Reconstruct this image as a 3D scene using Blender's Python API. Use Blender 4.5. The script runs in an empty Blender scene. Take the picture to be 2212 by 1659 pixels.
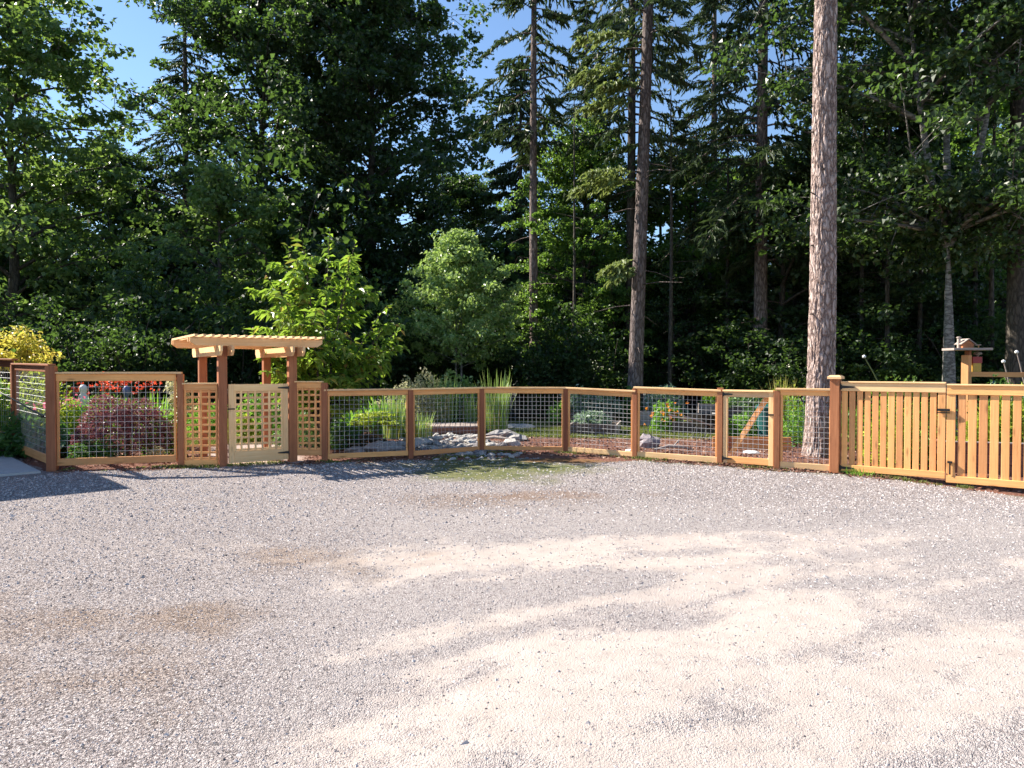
import bpy, math, random
import numpy as np
from mathutils import Vector, Matrix

sc = bpy.context.scene
COL = sc.collection
random.seed(7)

# ------------------------------------------------------------------ camera, world, sun, exposure
EYE = 1.65
cam_d = bpy.data.cameras.new('camera')
cam_d.lens = 26.0
cam_d.sensor_width = 36.0
cam_d.clip_end = 2000
cam = bpy.data.objects.new('camera', cam_d)
cam.location = (0, 0, EYE)
cam.rotation_euler = (math.radians(90 - 1.12), 0, 0)
COL.objects.link(cam)
sc.camera = cam

SUN_EL, SUN_X, SUN_Y = math.radians(38), -0.915, 0.40
world = bpy.data.worlds.new('World')
sc.world = world
world.use_nodes = True
wn = world.node_tree
wn.nodes.clear()
sky = wn.nodes.new('ShaderNodeTexSky')
sky.sky_type = 'NISHITA'
sky.sun_disc = False
sky.sun_elevation = SUN_EL
sky.sun_rotation = math.atan2(SUN_X, SUN_Y)
sky.altitude = 50
sky.air_density = 1.0
sky.dust_density = 0.05
sky.ozone_density = 3.8
bg = wn.nodes.new('ShaderNodeBackground')
bg.inputs['Strength'].default_value = 0.08
wo = wn.nodes.new('ShaderNodeOutputWorld')
wn.links.new(sky.outputs[0], bg.inputs[0])
wn.links.new(bg.outputs[0], wo.inputs[0])

sd = bpy.data.lights.new('sun', 'SUN')
sd.energy = 5.0
sd.angle = math.radians(0.53)
sd.color = (1.0, 0.93, 0.82)
sun = bpy.data.objects.new('sun', sd)
sv = Vector((SUN_X * math.cos(SUN_EL), SUN_Y * math.cos(SUN_EL), math.sin(SUN_EL)))
sun.rotation_euler = sv.to_track_quat('Z', 'Y').to_euler()
sun.location = (-20, 12, 30)
COL.objects.link(sun)

vs = sc.view_settings
vs.view_transform = 'Standard'
vs.look = 'None'
vs.gamma = 1
vs.use_curve_mapping = False
vs.exposure = 1.4
sc.render.engine = 'CYCLES'
cy = sc.cycles
cy.max_bounces = 7
cy.diffuse_bounces = 3
cy.glossy_bounces = 2
cy.transmission_bounces = 4
cy.transparent_max_bounces = 8
cy.caustics_reflective = False
cy.caustics_refractive = False
cy.use_denoising = True

# ------------------------------------------------------------------ helpers: objects
WM = {}
I4 = Matrix.Identity(4)


def link(o, world=I4, parent=None):
    COL.objects.link(o)
    if parent is not None:
        o.parent = parent
        o.matrix_basis = WM[parent.name].inverted() @ world
    else:
        o.matrix_basis = world
    WM[o.name] = world
    return o


def tag(o, label=None, cat=None, group=None, kind=None):
    if label: o['label'] = label
    if cat: o['category'] = cat
    if group: o['group'] = group
    if kind: o['kind'] = kind
    return o


def thing(name, label, cat, loc, rz=0, group=None):
    o = bpy.data.objects.new(name, None)
    o.empty_display_size = 0.2
    link(o, Matrix.Translation(Vector(loc)) @ Matrix.Rotation(rz, 4, 'Z'))
    return tag(o, label, cat, group)


def mesh_np(name, v, f, mat=None, smooth=False):
    """v (N,3); f: (M,3)/(M,4) array, or list of such arrays"""
    me = bpy.data.meshes.new(name)
    v = np.asarray(v, dtype=np.float32)
    fl = f if isinstance(f, list) and not (isinstance(f[0], (list, tuple)) and isinstance(f[0][0], int)) else [f]
    fl = [np.asarray(a, dtype=np.int32) for a in fl if len(a)]
    loops = np.concatenate([a.ravel() for a in fl])
    tot = np.concatenate([np.full(len(a), a.shape[1], np.int32) for a in fl])
    start = np.concatenate([[0], np.cumsum(tot)[:-1]]).astype(np.int32)
    me.vertices.add(len(v)); me.vertices.foreach_set('co', v.ravel())
    me.loops.add(len(loops)); me.loops.foreach_set('vertex_index', loops)
    me.polygons.add(len(tot)); me.polygons.foreach_set('loop_start', start)
    me.polygons.foreach_set('loop_total', tot)
    me.polygons.foreach_set('use_smooth', np.full(len(tot), bool(smooth)))
    me.update(calc_edges=True)
    if mat: me.materials.append(mat)
    return me


def obj(name, me, parent=None, world=None):
    o = bpy.data.objects.new(name, me)
    if world is None:
        world = WM[parent.name] if parent is not None else I4
    return link(o, world, parent)


def obj_w(name, v, f, mat, parent=None, smooth=False):
    """geometry given in world metres; the object's origin sits at its parent's (or at the geometry's base)"""
    v = np.asarray(v, dtype=np.float64)
    if parent is not None:
        w = WM[parent.name]
    else:
        w = Matrix.Translation((float(v[:, 0].mean()), float(v[:, 1].mean()), float(v[:, 2].min())))
    inv = np.array(w.inverted())
    v2 = v @ inv[:3, :3].T + inv[:3, 3]
    return obj(name, mesh_np(name, v2, f, mat, smooth), parent, w)


_bx = {}


def box_mesh(L, w, h, mat, c=0.004):
    key = (round(L, 3), round(w, 3), round(h, 3), mat.name)
    if key in _bx: return _bx[key]
    c = min(c, w * .2, h * .2)
    a, b = w / 2, h / 2
    ring = [(-a + c, -b), (a - c, -b), (a, -b + c), (a, b - c), (a - c, b), (-a + c, b), (-a, b - c), (-a, -b + c)]
    v = [(-L / 2, y, z) for y, z in ring] + [(L / 2, y, z) for y, z in ring]
    q = [[i, (i + 1) % 8, (i + 1) % 8 + 8, i + 8] for i in range(8)]
    q = [list(reversed(x)) for x in q]
    me = mesh_np('board', v, [np.array(q), np.array([[0, 1, 2, 3, 4, 5, 6, 7], [15, 14, 13, 12, 11, 10, 9, 8]])], mat)
    _bx[key] = me
    return me


def board(name, p0, p1, w, h, mat, parent=None, up=(0, 0, 1)):
    """straight timber from p0 to p1; h measured along 'up', w across"""
    p0, p1 = Vector(p0), Vector(p1)
    d = p1 - p0
    x = d.normalized()
    y = Vector(up).cross(x)
    if y.length < 1e-4: y = Vector((0, 1, 0)).cross(x)
    y.normalize()
    z = x.cross(y)
    M = Matrix((x, y, z)).transposed().to_4x4()
    M.translation = (p0 + p1) / 2
    return obj(name, box_mesh(d.length, w, h, mat), parent, M)


def post(name, xy, z0, z1, w, mat, parent=None, rz=0.0, d=None):
    return board(name, (xy[0], xy[1], z0), (xy[0], xy[1], z1), d or w, w, mat, parent,
                 up=(math.cos(rz), math.sin(rz), 0))


def tubes(paths, sides=6):
    """paths: list of (points (k,3), radii (k,)) -> verts, quads"""
    V, F, n0 = [], [], 0
    an = np.arange(sides) * 2 * math.pi / sides
    ca, sa = np.cos(an), np.sin(an)
    for P, R in paths:
        P = np.asarray(P, float); R = np.broadcast_to(np.asarray(R, float), (len(P),))
        T = np.gradient(P, axis=0)
        T /= np.linalg.norm(T, axis=1)[:, None] + 1e-9
        ref = np.where(np.abs(T[:, 2:3]) > .9, np.array([[1., 0, 0]]), np.array([[0, 0, 1.]]))
        A = np.cross(ref, T); A /= np.linalg.norm(A, axis=1)[:, None] + 1e-9
        B = np.cross(T, A)
        ring = P[:, None, :] + R[:, None, None] * (ca[None, :, None] * A[:, None, :] + sa[None, :, None] * B[:, None, :])
        k = len(P)
        V.append(ring.reshape(-1, 3))
        i = np.arange(k - 1)[:, None] * sides
        j = np.arange(sides)[None, :]
        j2 = (j + 1) % sides
        q = np.stack([i + j, i + j2, i + sides + j2, i + sides + j], -1).reshape(-1, 4) + n0
        F.append(q)
        n0 += k * sides
    return np.concatenate(V), np.concatenate(F)


def lathe(prof, n=16, center=(0, 0, 0)):
    an = np.arange(n) * 2 * math.pi / n
    prof = np.asarray(prof, float)
    V = np.stack([prof[:, 0:1] * np.cos(an) + center[0], prof[:, 0:1] * np.sin(an) + center[1],
                  np.repeat(prof[:, 1:2], n, 1) + center[2]], -1).reshape(-1, 3)
    k = len(prof)
    i = np.arange(k - 1)[:, None] * n; j = np.arange(n)[None, :]; j2 = (j + 1) % n
    return V, np.stack([i + j, i + j2, i + n + j2, i + n + j], -1).reshape(-1, 4)


def unit(a):
    return a / (np.linalg.norm(a, axis=-1, keepdims=True) + 1e-9)


# value noise on the plane
_tab = np.random.default_rng(3).random((256, 256))


def vn(x, y, s, seed=0):
    x = np.asarray(x, float) / s + seed * 17.3; y = np.asarray(y, float) / s + seed * 31.7
    xi, yi = np.floor(x).astype(int), np.floor(y).astype(int)
    fx, fy = x - xi, y - yi
    fx, fy = fx * fx * (3 - 2 * fx), fy * fy * (3 - 2 * fy)
    g = lambda a, b: _tab[a % 256, b % 256]
    return (g(xi, yi) * (1 - fx) + g(xi + 1, yi) * fx) * (1 - fy) + (g(xi, yi + 1) * (1 - fx) + g(xi + 1, yi + 1) * fx) * fy


def fbm(x, y, s, seed=0, o=4):
    t, a, n = 0, 1, 0
    for k in range(o):
        t = t + a * vn(x, y, s / 2 ** k, seed + k); n += a; a *= .5
    return t / n


def sstep(a, b, x):
    t = np.clip((np.asarray(x, float) - a) / (b - a), 0, 1)
    return t * t * (3 - 2 * t)


def at(bearing, dist):
    """surveyed ground point: sideways offset follows from the sighting (in 1/1597ths) and the distance"""
    return ((bearing - 1106) / 1597 * dist, dist)


# ------------------------------------------------------------------ helpers: materials
def nmat(name):
    m = bpy.data.materials.new(name)
    m.use_nodes = True
    nt = m.node_tree
    b = nt.nodes['Principled BSDF']
    return m, nt, b


def N(nt, t, **kw):
    n = nt.nodes.new(t)
    for k, v in kw.items():
        if k.startswith('i_'):
            key = k[2:]
            n.inputs[int(key) if key.isdigit() else key].default_value = v
        else:
            setattr(n, k, v)
    return n


def ramp(nt, stops, src=None, interp='LINEAR'):
    r = nt.nodes.new('ShaderNodeValToRGB')
    r.color_ramp.interpolation = interp
    e = r.color_ramp.elements
    while len(e) < len(stops): e.new(.5)
    for k, (p, c) in enumerate(stops):
        e[k].position = p
        e[k].color = (c[0], c[1], c[2], 1) if len(c) == 3 else c
    if src is not None: nt.links.new(src, r.inputs[0])
    return r


def mixc(nt, a, b, fac, mode='MIX'):
    m = nt.nodes.new('ShaderNodeMix')
    m.data_type = 'RGBA'; m.blend_type = mode
    for sock, v in ((m.inputs[6], a), (m.inputs[7], b), (m.inputs[0], fac)):
        if hasattr(v, 'links'): nt.links.new(v, sock)
        elif isinstance(v, (int, float)): sock.default_value = v
        else: sock.default_value = (v[0], v[1], v[2], 1)
    return m.outputs[2]


def bump(nt, b, h, strength, dist=.02):
    bn = N(nt, 'ShaderNodeBump', i_Strength=strength, i_Distance=dist)
    nt.links.new(h, bn.inputs['Height'])
    nt.links.new(bn.outputs[0], b.inputs['Normal'])
    return bn


def plain(name, col, rough=.6, metal=0, var=.12, scale=30, spec=.5):
    m, nt, b = nmat(name)
    tc = N(nt, 'ShaderNodeTexCoord')
    no = N(nt, 'ShaderNodeTexNoise', i_Scale=scale, i_Detail=4)
    nt.links.new(tc.outputs['Object'], no.inputs['Vector'])
    r = ramp(nt, [(.3, [c * (1 - var) for c in col]), (.7, [min(1, c * (1 + var)) for c in col])], no.outputs[0])
    nt.links.new(r.outputs[0], b.inputs['Base Color'])
    b.inputs['Roughness'].default_value = rough
    b.inputs['Metallic'].default_value = metal
    b.inputs['Specular IOR Level'].default_value = spec
    bump(nt, b, no.outputs[0], .15, .005)
    return m


def wood(name, dark, light, knot=(.12, .05, .02), knots=.5, rough=.7, vary=.34, spec=.25):
    m, nt, b = nmat(name)
    tc = N(nt, 'ShaderNodeTexCoord')
    oi = N(nt, 'ShaderNodeObjectInfo')
    off = N(nt, 'ShaderNodeVectorMath', operation='MULTIPLY_ADD', i_1=(37, 23, 51))
    cmb = N(nt, 'ShaderNodeCombineXYZ')
    for k in range(3): nt.links.new(oi.outputs['Random'], cmb.inputs[k])
    nt.links.new(cmb.outputs[0], off.inputs[0]); nt.links.new(tc.outputs['Object'], off.inputs[2])
    mp = N(nt, 'ShaderNodeMapping'); mp.inputs['Scale'].default_value = (1.1, 26, 26)
    nt.links.new(off.outputs[0], mp.inputs[0])
    g = N(nt, 'ShaderNodeTexNoise', i_Scale=1.6, i_Detail=6, i_Roughness=.65, i_Distortion=.6)
    nt.links.new(mp.outputs[0], g.inputs['Vector'])
    mid = [(a + c) / 2 for a, c in zip(dark, light)]
    r = ramp(nt, [(.3, dark), (.52, mid), (.72, light)], g.outputs[0])
    # knots
    mp2 = N(nt, 'ShaderNodeMapping'); mp2.inputs['Scale'].default_value = (2.2, 9, 9)
    nt.links.new(off.outputs[0], mp2.inputs[0])
    vo = N(nt, 'ShaderNodeTexVoronoi', i_Scale=1.0)
    nt.links.new(mp2.outputs[0], vo.inputs['Vector'])
    kr = ramp(nt, [(.06, (knots, knots, knots)), (.2, (0, 0, 0))], vo.outputs['Distance'])
    col = mixc(nt, r.outputs[0], knot, kr.outputs[0])
    # broad weathering blotches + board-to-board difference
    bl = N(nt, 'ShaderNodeTexNoise', i_Scale=2.3, i_Detail=3)
    nt.links.new(off.outputs[0], bl.inputs['Vector'])
    hs = N(nt, 'ShaderNodeHueSaturation')
    ma = N(nt, 'ShaderNodeMath', operation='MULTIPLY_ADD', i_1=vary, i_2=1 - vary / 2)
    nt.links.new(oi.outputs['Random'], ma.inputs[0])
    mb = N(nt, 'ShaderNodeMath', operation='MULTIPLY_ADD', i_1=.3, i_2=.85)
    nt.links.new(bl.outputs[0], mb.inputs[0])
    mm = N(nt, 'ShaderNodeMath', operation='MULTIPLY')
    nt.links.new(ma.outputs[0], mm.inputs[0]); nt.links.new(mb.outputs[0], mm.inputs[1])
    nt.links.new(mm.outputs[0], hs.inputs['Value'])
    hu = N(nt, 'ShaderNodeMath', operation='MULTIPLY_ADD', i_1=.010, i_2=.495)
    nt.links.new(oi.outputs['Random'], hu.inputs[0]); nt.links.new(hu.outputs[0], hs.inputs['Hue'])
    nt.links.new(col, hs.inputs['Color'])
    nt.links.new(hs.outputs[0], b.inputs['Base Color'])
    b.inputs['Roughness'].default_value = rough
    b.inputs['Specular IOR Level'].default_value = spec
    bump(nt, b, g.outputs[0], .25, .004)
    return m


def leafmat(name, stops, trans, tcol, rough=.45, spec=.4, glossvar=True):
    """leaf with light passing through; every leaf (mesh island) gets its own shade"""
    m, nt, b = nmat(name)
    ge = N(nt, 'ShaderNodeNewGeometry')
    r = ramp(nt, stops, ge.outputs['Random Per Island'])
    nt.links.new(r.outputs[0], b.inputs['Base Color'])
    b.inputs['Roughness'].default_value = rough
    b.inputs['Specular IOR Level'].default_value = spec
    t = N(nt, 'ShaderNodeBsdfTranslucent')
    tc = mixc(nt, r.outputs[0], tcol, .65)
    nt.links.new(tc, t.inputs[0])
    mx = N(nt, 'ShaderNodeMixShader'); mx.inputs[0].default_value = trans
    nt.links.new(b.outputs[0], mx.inputs[1]); nt.links.new(t.outputs[0], mx.inputs[2])
    nt.links.new(mx.outputs[0], nt.nodes['Material Output'].inputs[0])
    return m


def bark(name, stops, sx=9, sz=2.2, strength=.8, dist=.03, detail=60):
    m, nt, b = nmat(name)
    tc = N(nt, 'ShaderNodeTexCoord')
    mp = N(nt, 'ShaderNodeMapping'); mp.inputs['Scale'].default_value = (sx, sx, sz)
    nt.links.new(tc.outputs['Object'], mp.inputs[0])
    wr = N(nt, 'ShaderNodeTexNoise', i_Scale=1.1, i_Detail=3)
    nt.links.new(mp.outputs[0], wr.inputs['Vector'])
    ad = N(nt, 'ShaderNodeVectorMath', operation='MULTIPLY_ADD', i_1=(1.6, 1.6, 1.6))
    nt.links.new(wr.outputs['Color'], ad.inputs[0]); nt.links.new(mp.outputs[0], ad.inputs[2])
    vo = N(nt, 'ShaderNodeTexVoronoi', feature='DISTANCE_TO_EDGE', i_Scale=1.0)
    nt.links.new(ad.outputs[0], vo.inputs['Vector'])
    no = N(nt, 'ShaderNodeTexNoise', i_Scale=detail, i_Detail=5, i_Roughness=.7)
    mp3 = N(nt, 'ShaderNodeMapping'); mp3.inputs['Scale'].default_value = (1, 1, .3)
    nt.links.new(tc.outputs['Object'], mp3.inputs[0]); nt.links.new(mp3.outputs[0], no.inputs['Vector'])
    sm = N(nt, 'ShaderNodeMapRange'); sm.inputs[1].default_value = 0; sm.inputs[2].default_value = .28
    nt.links.new(vo.outputs['Distance'], sm.inputs[0])
    h = N(nt, 'ShaderNodeMath', operation='MULTIPLY_ADD', i_1=.45)
    nt.links.new(no.outputs[0], h.inputs[0]); nt.links.new(sm.outputs[0], h.inputs[2])
    r = ramp(nt, stops, h.outputs[0])
    nt.links.new(r.outputs[0], b.inputs['Base Color'])
    b.inputs['Roughness'].default_value = .9
    b.inputs['Specular IOR Level'].default_value = .15
    bump(nt, b, h.outputs[0], strength, dist)
    return m


CEDAR = wood('cedar', (.70, .305, .11), (.88, .46, .185), knots=.55)
CEDAR_PALE = wood('pale_new_cedar', (.80, .47, .21), (.92, .63, .34), knots=.4)
STAINED = wood('red_stained_cedar', (.27, .092, .042), (.42, .165, .08), knots=.35)
GREYWOOD = wood('weathered_grey_wood', (.28, .22, .19), (.45, .38, .34), knots=.2)
BROWNWOOD = wood('brown_stained_wood', (.17, .075, .055), (.28, .14, .10), knots=.2)
DARKWOOD = wood('old_and_shaded_wood', (.08, .06, .055), (.17, .13, .11), knots=.2)
BLACK = plain('black_metal', (.015, .015, .016), .45, .3)
WIRE = plain('galvanised_wire', (.50, .51, .53), .5, .3, var=.05)
CONCRETE = plain('concrete', (.42, .42, .42), .9, var=.08, scale=14)
ROCK = plain('grey_rock', (.29, .27, .26), .9, var=.35, scale=9)
ROCKB = plain('pale_rock', (.40, .375, .35), .9, var=.25, scale=9)
ROCKD = plain('dark_rock', (.16, .145, .15), .9, var=.35, scale=9)
WHITE = plain('white_glaze', (.75, .75, .74), .4)
TEAL = plain('teal_plastic', (.006, .075, .07), .5)
BLACKP = plain('black_plastic', (.02, .02, .022), .5)
RED = plain('red_paint', (.32, .03, .03), .5)
YELLOWP = plain('ochre_paint', (.55, .33, .05), .5)
SIDING = plain('grey_siding', (.40, .41, .40), .7)
ROOFM = plain('dark_shingle', (.08, .08, .085), .9)
GLASS = plain('window_glass', (.03, .035, .04), .08)

# ------------------------------------------------------------------ the ground
FX = [-30, -16, -9.7, -7.46, -5.57, -4.9, -3.91, -3.33, -1.87, -.6, 1.06, 2.28, 3.61, 4.38, 5.15, 7.45, 11, 30]
FY = [35.7, 21, 14.4, 11.98, 12.43, 12.5, 13.14, 13.15, 13.6, 14.48, 14.5, 13.65, 12.8, 12.2, 11.76, 9.95, 7.2, -7]


def fence_y(x):
    return np.interp(x, FX, FY)


def ground_z(x, y):
    x = np.asarray(x, float); y = np.asarray(y, float)
    z = (fbm(x, y, 2.6, 5, 3) - .5) * .07 + (vn(x, y, .5, 9) - .5) * .012
    z = z * sstep(0, 1.2, np.abs(y - fence_y(x)) * .8 + .15)
    rut = .5 + .5 * np.sin((np.hypot((x - 7.5) * .8, y + 2.5) + (fbm(x, y, 2.5, 41, 3) - .5) * .8) * 3.6)
    z = z - .03 * rut * sstep(-1.8, .4, x) * sstep(10.5, 8, y)
    return z - .09 * sstep(5.3, 7.2, x) * sstep(20, 11, y)


def dust(x, y):
    """pale fine dust packed between the stones: worn wheel tracks and open patches"""
    n = fbm(x, y, 2.2, 11, 5)
    left = sstep(-2.3, .5, x + (fbm(x, y, 1.6, 21, 4) - .5) * 2.4 - (y - 5) * .05)
    far = sstep(9.6, 6.4, y + (fbm(x, y, 2.4, 31, 4) - .5) * 3.2)
    # wheel tracks sweep round in arcs about a point to the near right
    rr = np.hypot((x - 7.5) * .8, y + 2.5) + (fbm(x, y, 2.5, 41, 3) - .5) * .8
    tr = .5 + .5 * np.sin(rr * 3.6)
    tr = tr * (.55 + .9 * (fbm(x, y, 3.0, 43, 3) - .3))
    rightf = 1 - .40 * sstep(1.2, 4.2, x + (n - .5) * 2)
    m2 = fbm(x, y, .7, 15, 5)
    base = left * far * rightf
    st = fbm(np.arctan2(x - 7.5, y + 2.5) * 3.0, rr * 2.6, .8, 17, 5)      # streaks along the tracks
    d = base * (.44 + .48 * tr) + (n - .5) * .6 * (.1 + base) + (m2 - .5) * 1.2 * (.1 + base) + (st - .5) * 2.2 * (.05 + base)
    d = d + .28 * sstep(.45, 0, np.hypot((x + 2.1) * .5, (y - 6.6) * 1.2) - .45 + (m2 - .5) * 1.2)
    return np.clip(sstep(.10, .70, d + (vn(x, y, .13, 8) - .5) * .35) * .84, 0, 1)


def worn(x, y):
    return sstep(-2.6, -.2, x + (fbm(x, y, 1.6, 21, 4) - .5) * 2.4) * sstep(10.8, 8.2, y + (fbm(x, y, 2.4, 31, 4) - .5) * 3.2)


def stain(x, y):
    """damp brown patches"""
    n = fbm(x, y, .9, 51, 4)
    s = 0
    for cx, cy, rx, ry in ((-3.0, 4.7, 1.1, .6), (-2.1, 5.0, .9, .4), (-2.4, 3.9, 1.1, .4), (-1.5, 6.4, 1.3, .6), (-.3, 9.4, 1.5, .8),
                           (-2.9, 3.3, .7, .3)):
        s = s + .8 * sstep(1.35, -.2, np.hypot((x - cx) / rx, (y - cy) / ry) + (n - .5) * 3.4 + (fbm(x, y, .22, 55, 3) - .5) * 1.4)
    return np.clip(s, 0, 1)


def mossy(x, y):
    n = fbm(x, y, .8, 61, 4)
    a = sstep(1.2, .25, np.hypot((x + .45) / 2.1, (y - 12.4) / 1.5) + (n - .5) * 1.5)
    b = .6 * sstep(.5, -.15, fence_y(x) - y + (n - .5) * 1.0) * sstep(-1, 0, x)
    return np.clip(a + b, 0, 1)


def muddy(x, y):
    n = fbm(x, y, .5, 71, 3)
    a = sstep(1.1, .5, np.hypot((x - 1.0) / 1.0, (y - 13.35) / .5) + (n - .5) * .8)
    b = .38 * sstep(1.1, .4, np.hypot((x - .4) / 1.3, (y - 9.6) / .35) + (n - .5) * 1.1)
    return np.clip(a + b, 0, 1)


def grid(x0, x1, y0, y1, s):
    xs = np.arange(x0, x1 + 1e-6, s); ys = np.arange(y0, y1 + 1e-6, s)
    X, Y = np.meshgrid(xs, ys)
    nx, ny = len(xs), len(ys)
    i = (np.arange(ny - 1)[:, None] * nx + np.arange(nx - 1)[None, :]).ravel()
    return X.ravel(), Y.ravel(), np.stack([i, i + 1, i + nx + 1, i + nx], -1)


def col_attr(me, rgb):
    a = me.color_attributes.new('tint', 'FLOAT_COLOR', 'POINT')
    c = np.ones((len(rgb), 4), np.float32); c[:, :3] = rgb
    a.data.foreach_set('color', c.ravel())


# forest floor: one sheet to the horizon
m, nt, b = nmat('forest_floor')
tc = N(nt, 'ShaderNodeTexCoord')
no = N(nt, 'ShaderNodeTexNoise', i_Scale=1.2, i_Detail=8); nt.links.new(tc.outputs['Object'], no.inputs['Vector'])
r = ramp(nt, [(.3, (.035, .026, .016)), (.55, (.05, .045, .02)), (.75, (.03, .05, .015))], no.outputs[0])
nt.links.new(r.outputs[0], b.inputs['Base Color']); b.inputs['Roughness'].default_value = 1
bump(nt, b, no.outputs[0], .8, .1)
g = obj('forest_floor', mesh_np('forest_floor', [(-700, -300, -.2), (700, -300, -.2), (700, 900, -.2), (-700, 900, -.2)], [[0, 1, 2, 3]], m))
tag(g, kind='structure')

# gravel drive
m, nt, b = nmat('gravel')
tc = N(nt, 'ShaderNodeTexCoord')
at_d = N(nt, 'ShaderNodeAttribute', attribute_name='tint')
sp = N(nt, 'ShaderNodeSeparateColor'); nt.links.new(at_d.outputs['Color'], sp.inputs[0])
v1 = N(nt, 'ShaderNodeTexVoronoi', i_Scale=74.0, i_Randomness=1.0); nt.links.new(tc.outputs['Object'], v1.inputs['Vector'])
v2 = N(nt, 'ShaderNodeTexVoronoi', i_Scale=150.0); nt.links.new(tc.outputs['Object'], v2.inputs['Vector'])
vs1 = N(nt, 'ShaderNodeSeparateColor'); nt.links.new(v1.outputs['Color'], vs1.inputs[0])
stone = ramp(nt, [(0, (.15, .131, .129)), (.2, (.34, .298, .287)), (.5, (.475, .418, .403)), (.75, (.54, .482, .463)), (1, (.65, .60, .575))], vs1.outputs[0])
crev = ramp(nt, [(.32, (1, 1, 1)), (.66, (.5, .47, .47))], v1.outputs['Distance'])
sc1 = mixc(nt, stone.outputs[0], crev.outputs[0], 1.0, 'MULTIPLY')
n2 = N(nt, 'ShaderNodeTexNoise', i_Scale=70.0, i_Detail=4); nt.links.new(tc.outputs['Object'], n2.inputs['Vector'])
n3 = N(nt, 'ShaderNodeTexNoise', i_Scale=5.0, i_Detail=6); nt.links.new(tc.outputs['Object'], n3.inputs['Vector'])
dcol = ramp(nt, [(.3, (.385, .325, .29)), (.7, (.455, .392, .352))], n3.outputs[0])
at_w = N(nt, 'ShaderNodeAttribute', attribute_name='worn')
n4 = N(nt, 'ShaderNodeTexNoise', i_Scale=16.0, i_Detail=5); nt.links.new(tc.outputs['Object'], n4.inputs['Vector'])
wf = N(nt, 'ShaderNodeMapRange'); wf.inputs[1].default_value = .36; wf.inputs[2].default_value = .62; wf.inputs[3].default_value = .25; wf.inputs[4].default_value = .85
nt.links.new(n4.outputs[0], wf.inputs[0])
wm = N(nt, 'ShaderNodeMath', operation='MULTIPLY'); nt.links.new(wf.outputs[0], wm.inputs[0]); nt.links.new(at_w.outputs['Fac'], wm.inputs[1])
sc1 = mixc(nt, sc1, (.43, .385, .37), wm.outputs[0])
# dust fills the gaps first: stones poke through
dm = N(nt, 'ShaderNodeMath', operation='MULTIPLY_ADD', i_1=1.35); nt.links.new(sp.outputs[0], dm.inputs[0])
dn0 = N(nt, 'ShaderNodeMath', operation='MULTIPLY_ADD', i_1=1.3, i_2=-1.22); nt.links.new(n4.outputs[0], dn0.inputs[0])
dn = N(nt, 'ShaderNodeMath', operation='MULTIPLY_ADD', i_1=.9); nt.links.new(n2.outputs[0], dn.inputs[0]); nt.links.new(dn0.outputs[0], dn.inputs[2])
nt.links.new(dn.outputs[0], dm.inputs[2])
dcl = N(nt, 'ShaderNodeClamp'); nt.links.new(dm.outputs[0], dcl.inputs[0])
c1 = mixc(nt, sc1, dcol.outputs[0], dcl.outputs[0])
st = mixc(nt, c1, mixc(nt, c1, (.80, .71, .62), 1.0, 'MULTIPLY'), sp.outputs[1])
ms = N(nt, 'ShaderNodeMath', operation='MULTIPLY', i_1=.88); nt.links.new(sp.outputs[2], ms.inputs[0])
mcol = ramp(nt, [(.35, (.085, .115, .03)), (.65, (.20, .20, .07))], n3.outputs[0])
c2 = mixc(nt, st, mcol.outputs[0], ms.outputs[0])
at_m = N(nt, 'ShaderNodeAttribute', attribute_name='mud')
c3 = mixc(nt, c2, (.23, .125, .06), at_m.outputs['Fac'])
nt.links.new(c3, b.inputs['Base Color'])
b.inputs['Roughness'].default_value = .95
b.inputs['Specular IOR Level'].default_value = .12
hh = N(nt, 'ShaderNodeMath', operation='ADD'); nt.links.new(v1.outputs['Distance'], hh.inputs[0]); nt.links.new(v2.outputs['Distance'], hh.inputs[1])
inv = N(nt, 'ShaderNodeMath', operation='SUBTRACT', i_0=1.4); nt.links.new(hh.outputs[0], inv.inputs[1])
om = N(nt, 'ShaderNodeMath', operation='MULTIPLY_ADD', i_1=-.75, i_2=1.0); nt.links.new(dcl.outputs[0], om.inputs[0])
hm = N(nt, 'ShaderNodeMath', operation='MULTIPLY'); nt.links.new(inv.outputs[0], hm.inputs[0]); nt.links.new(om.outputs[0], hm.inputs[1])
bump(nt, b, hm.outputs[0], 1.0, .011)
GRAVEL = m
X, Y, F = grid(-17, 17, -7, 15.6, .1)
keep = (Y[F[:, 0]] < fence_y(X[F[:, 0]]) + 1.2)
F = F[keep]
me = mesh_np('gravel_drive', np.stack([X, Y, ground_z(X, Y)], -1), F, GRAVEL, True)
col_attr(me, np.stack([dust(X, Y), stain(X, Y), mossy(X, Y)], -1))
a = me.attributes.new('mud', 'FLOAT', 'POINT'); a.data.foreach_set('value', muddy(X, Y).astype(np.float32))
a = me.attributes.new('worn', 'FLOAT', 'POINT'); a.data.foreach_set('value', worn(X, Y).astype(np.float32))
g = tag(obj('gravel_drive', me), kind='structure')

# garden bed behind the fence
m, nt, b = nmat('garden_soil')
tc = N(nt, 'ShaderNodeTexCoord')
at_d = N(nt, 'ShaderNodeAttribute', attribute_name='tint')
n1 = N(nt, 'ShaderNodeTexNoise', i_Scale=22.0, i_Detail=8, i_Roughness=.7); nt.links.new(tc.outputs['Object'], n1.inputs['Vector'])
r = ramp(nt, [(.3, (.35, .35, .35)), (.7, (1.5, 1.5, 1.5))], n1.outputs[0])
nt.links.new(mixc(nt, at_d.outputs['Color'], r.outputs[0], 1.0, 'MULTIPLY'), b.inputs['Base Color'])
b.inputs['Roughness'].default_value = 1; b.inputs['Specular IOR Level'].default_value = .1
bump(nt, b, n1.outputs[0], 1.0, .03)
X, Y, F = grid(-22, 20, 5.0, 27, .16)


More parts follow.
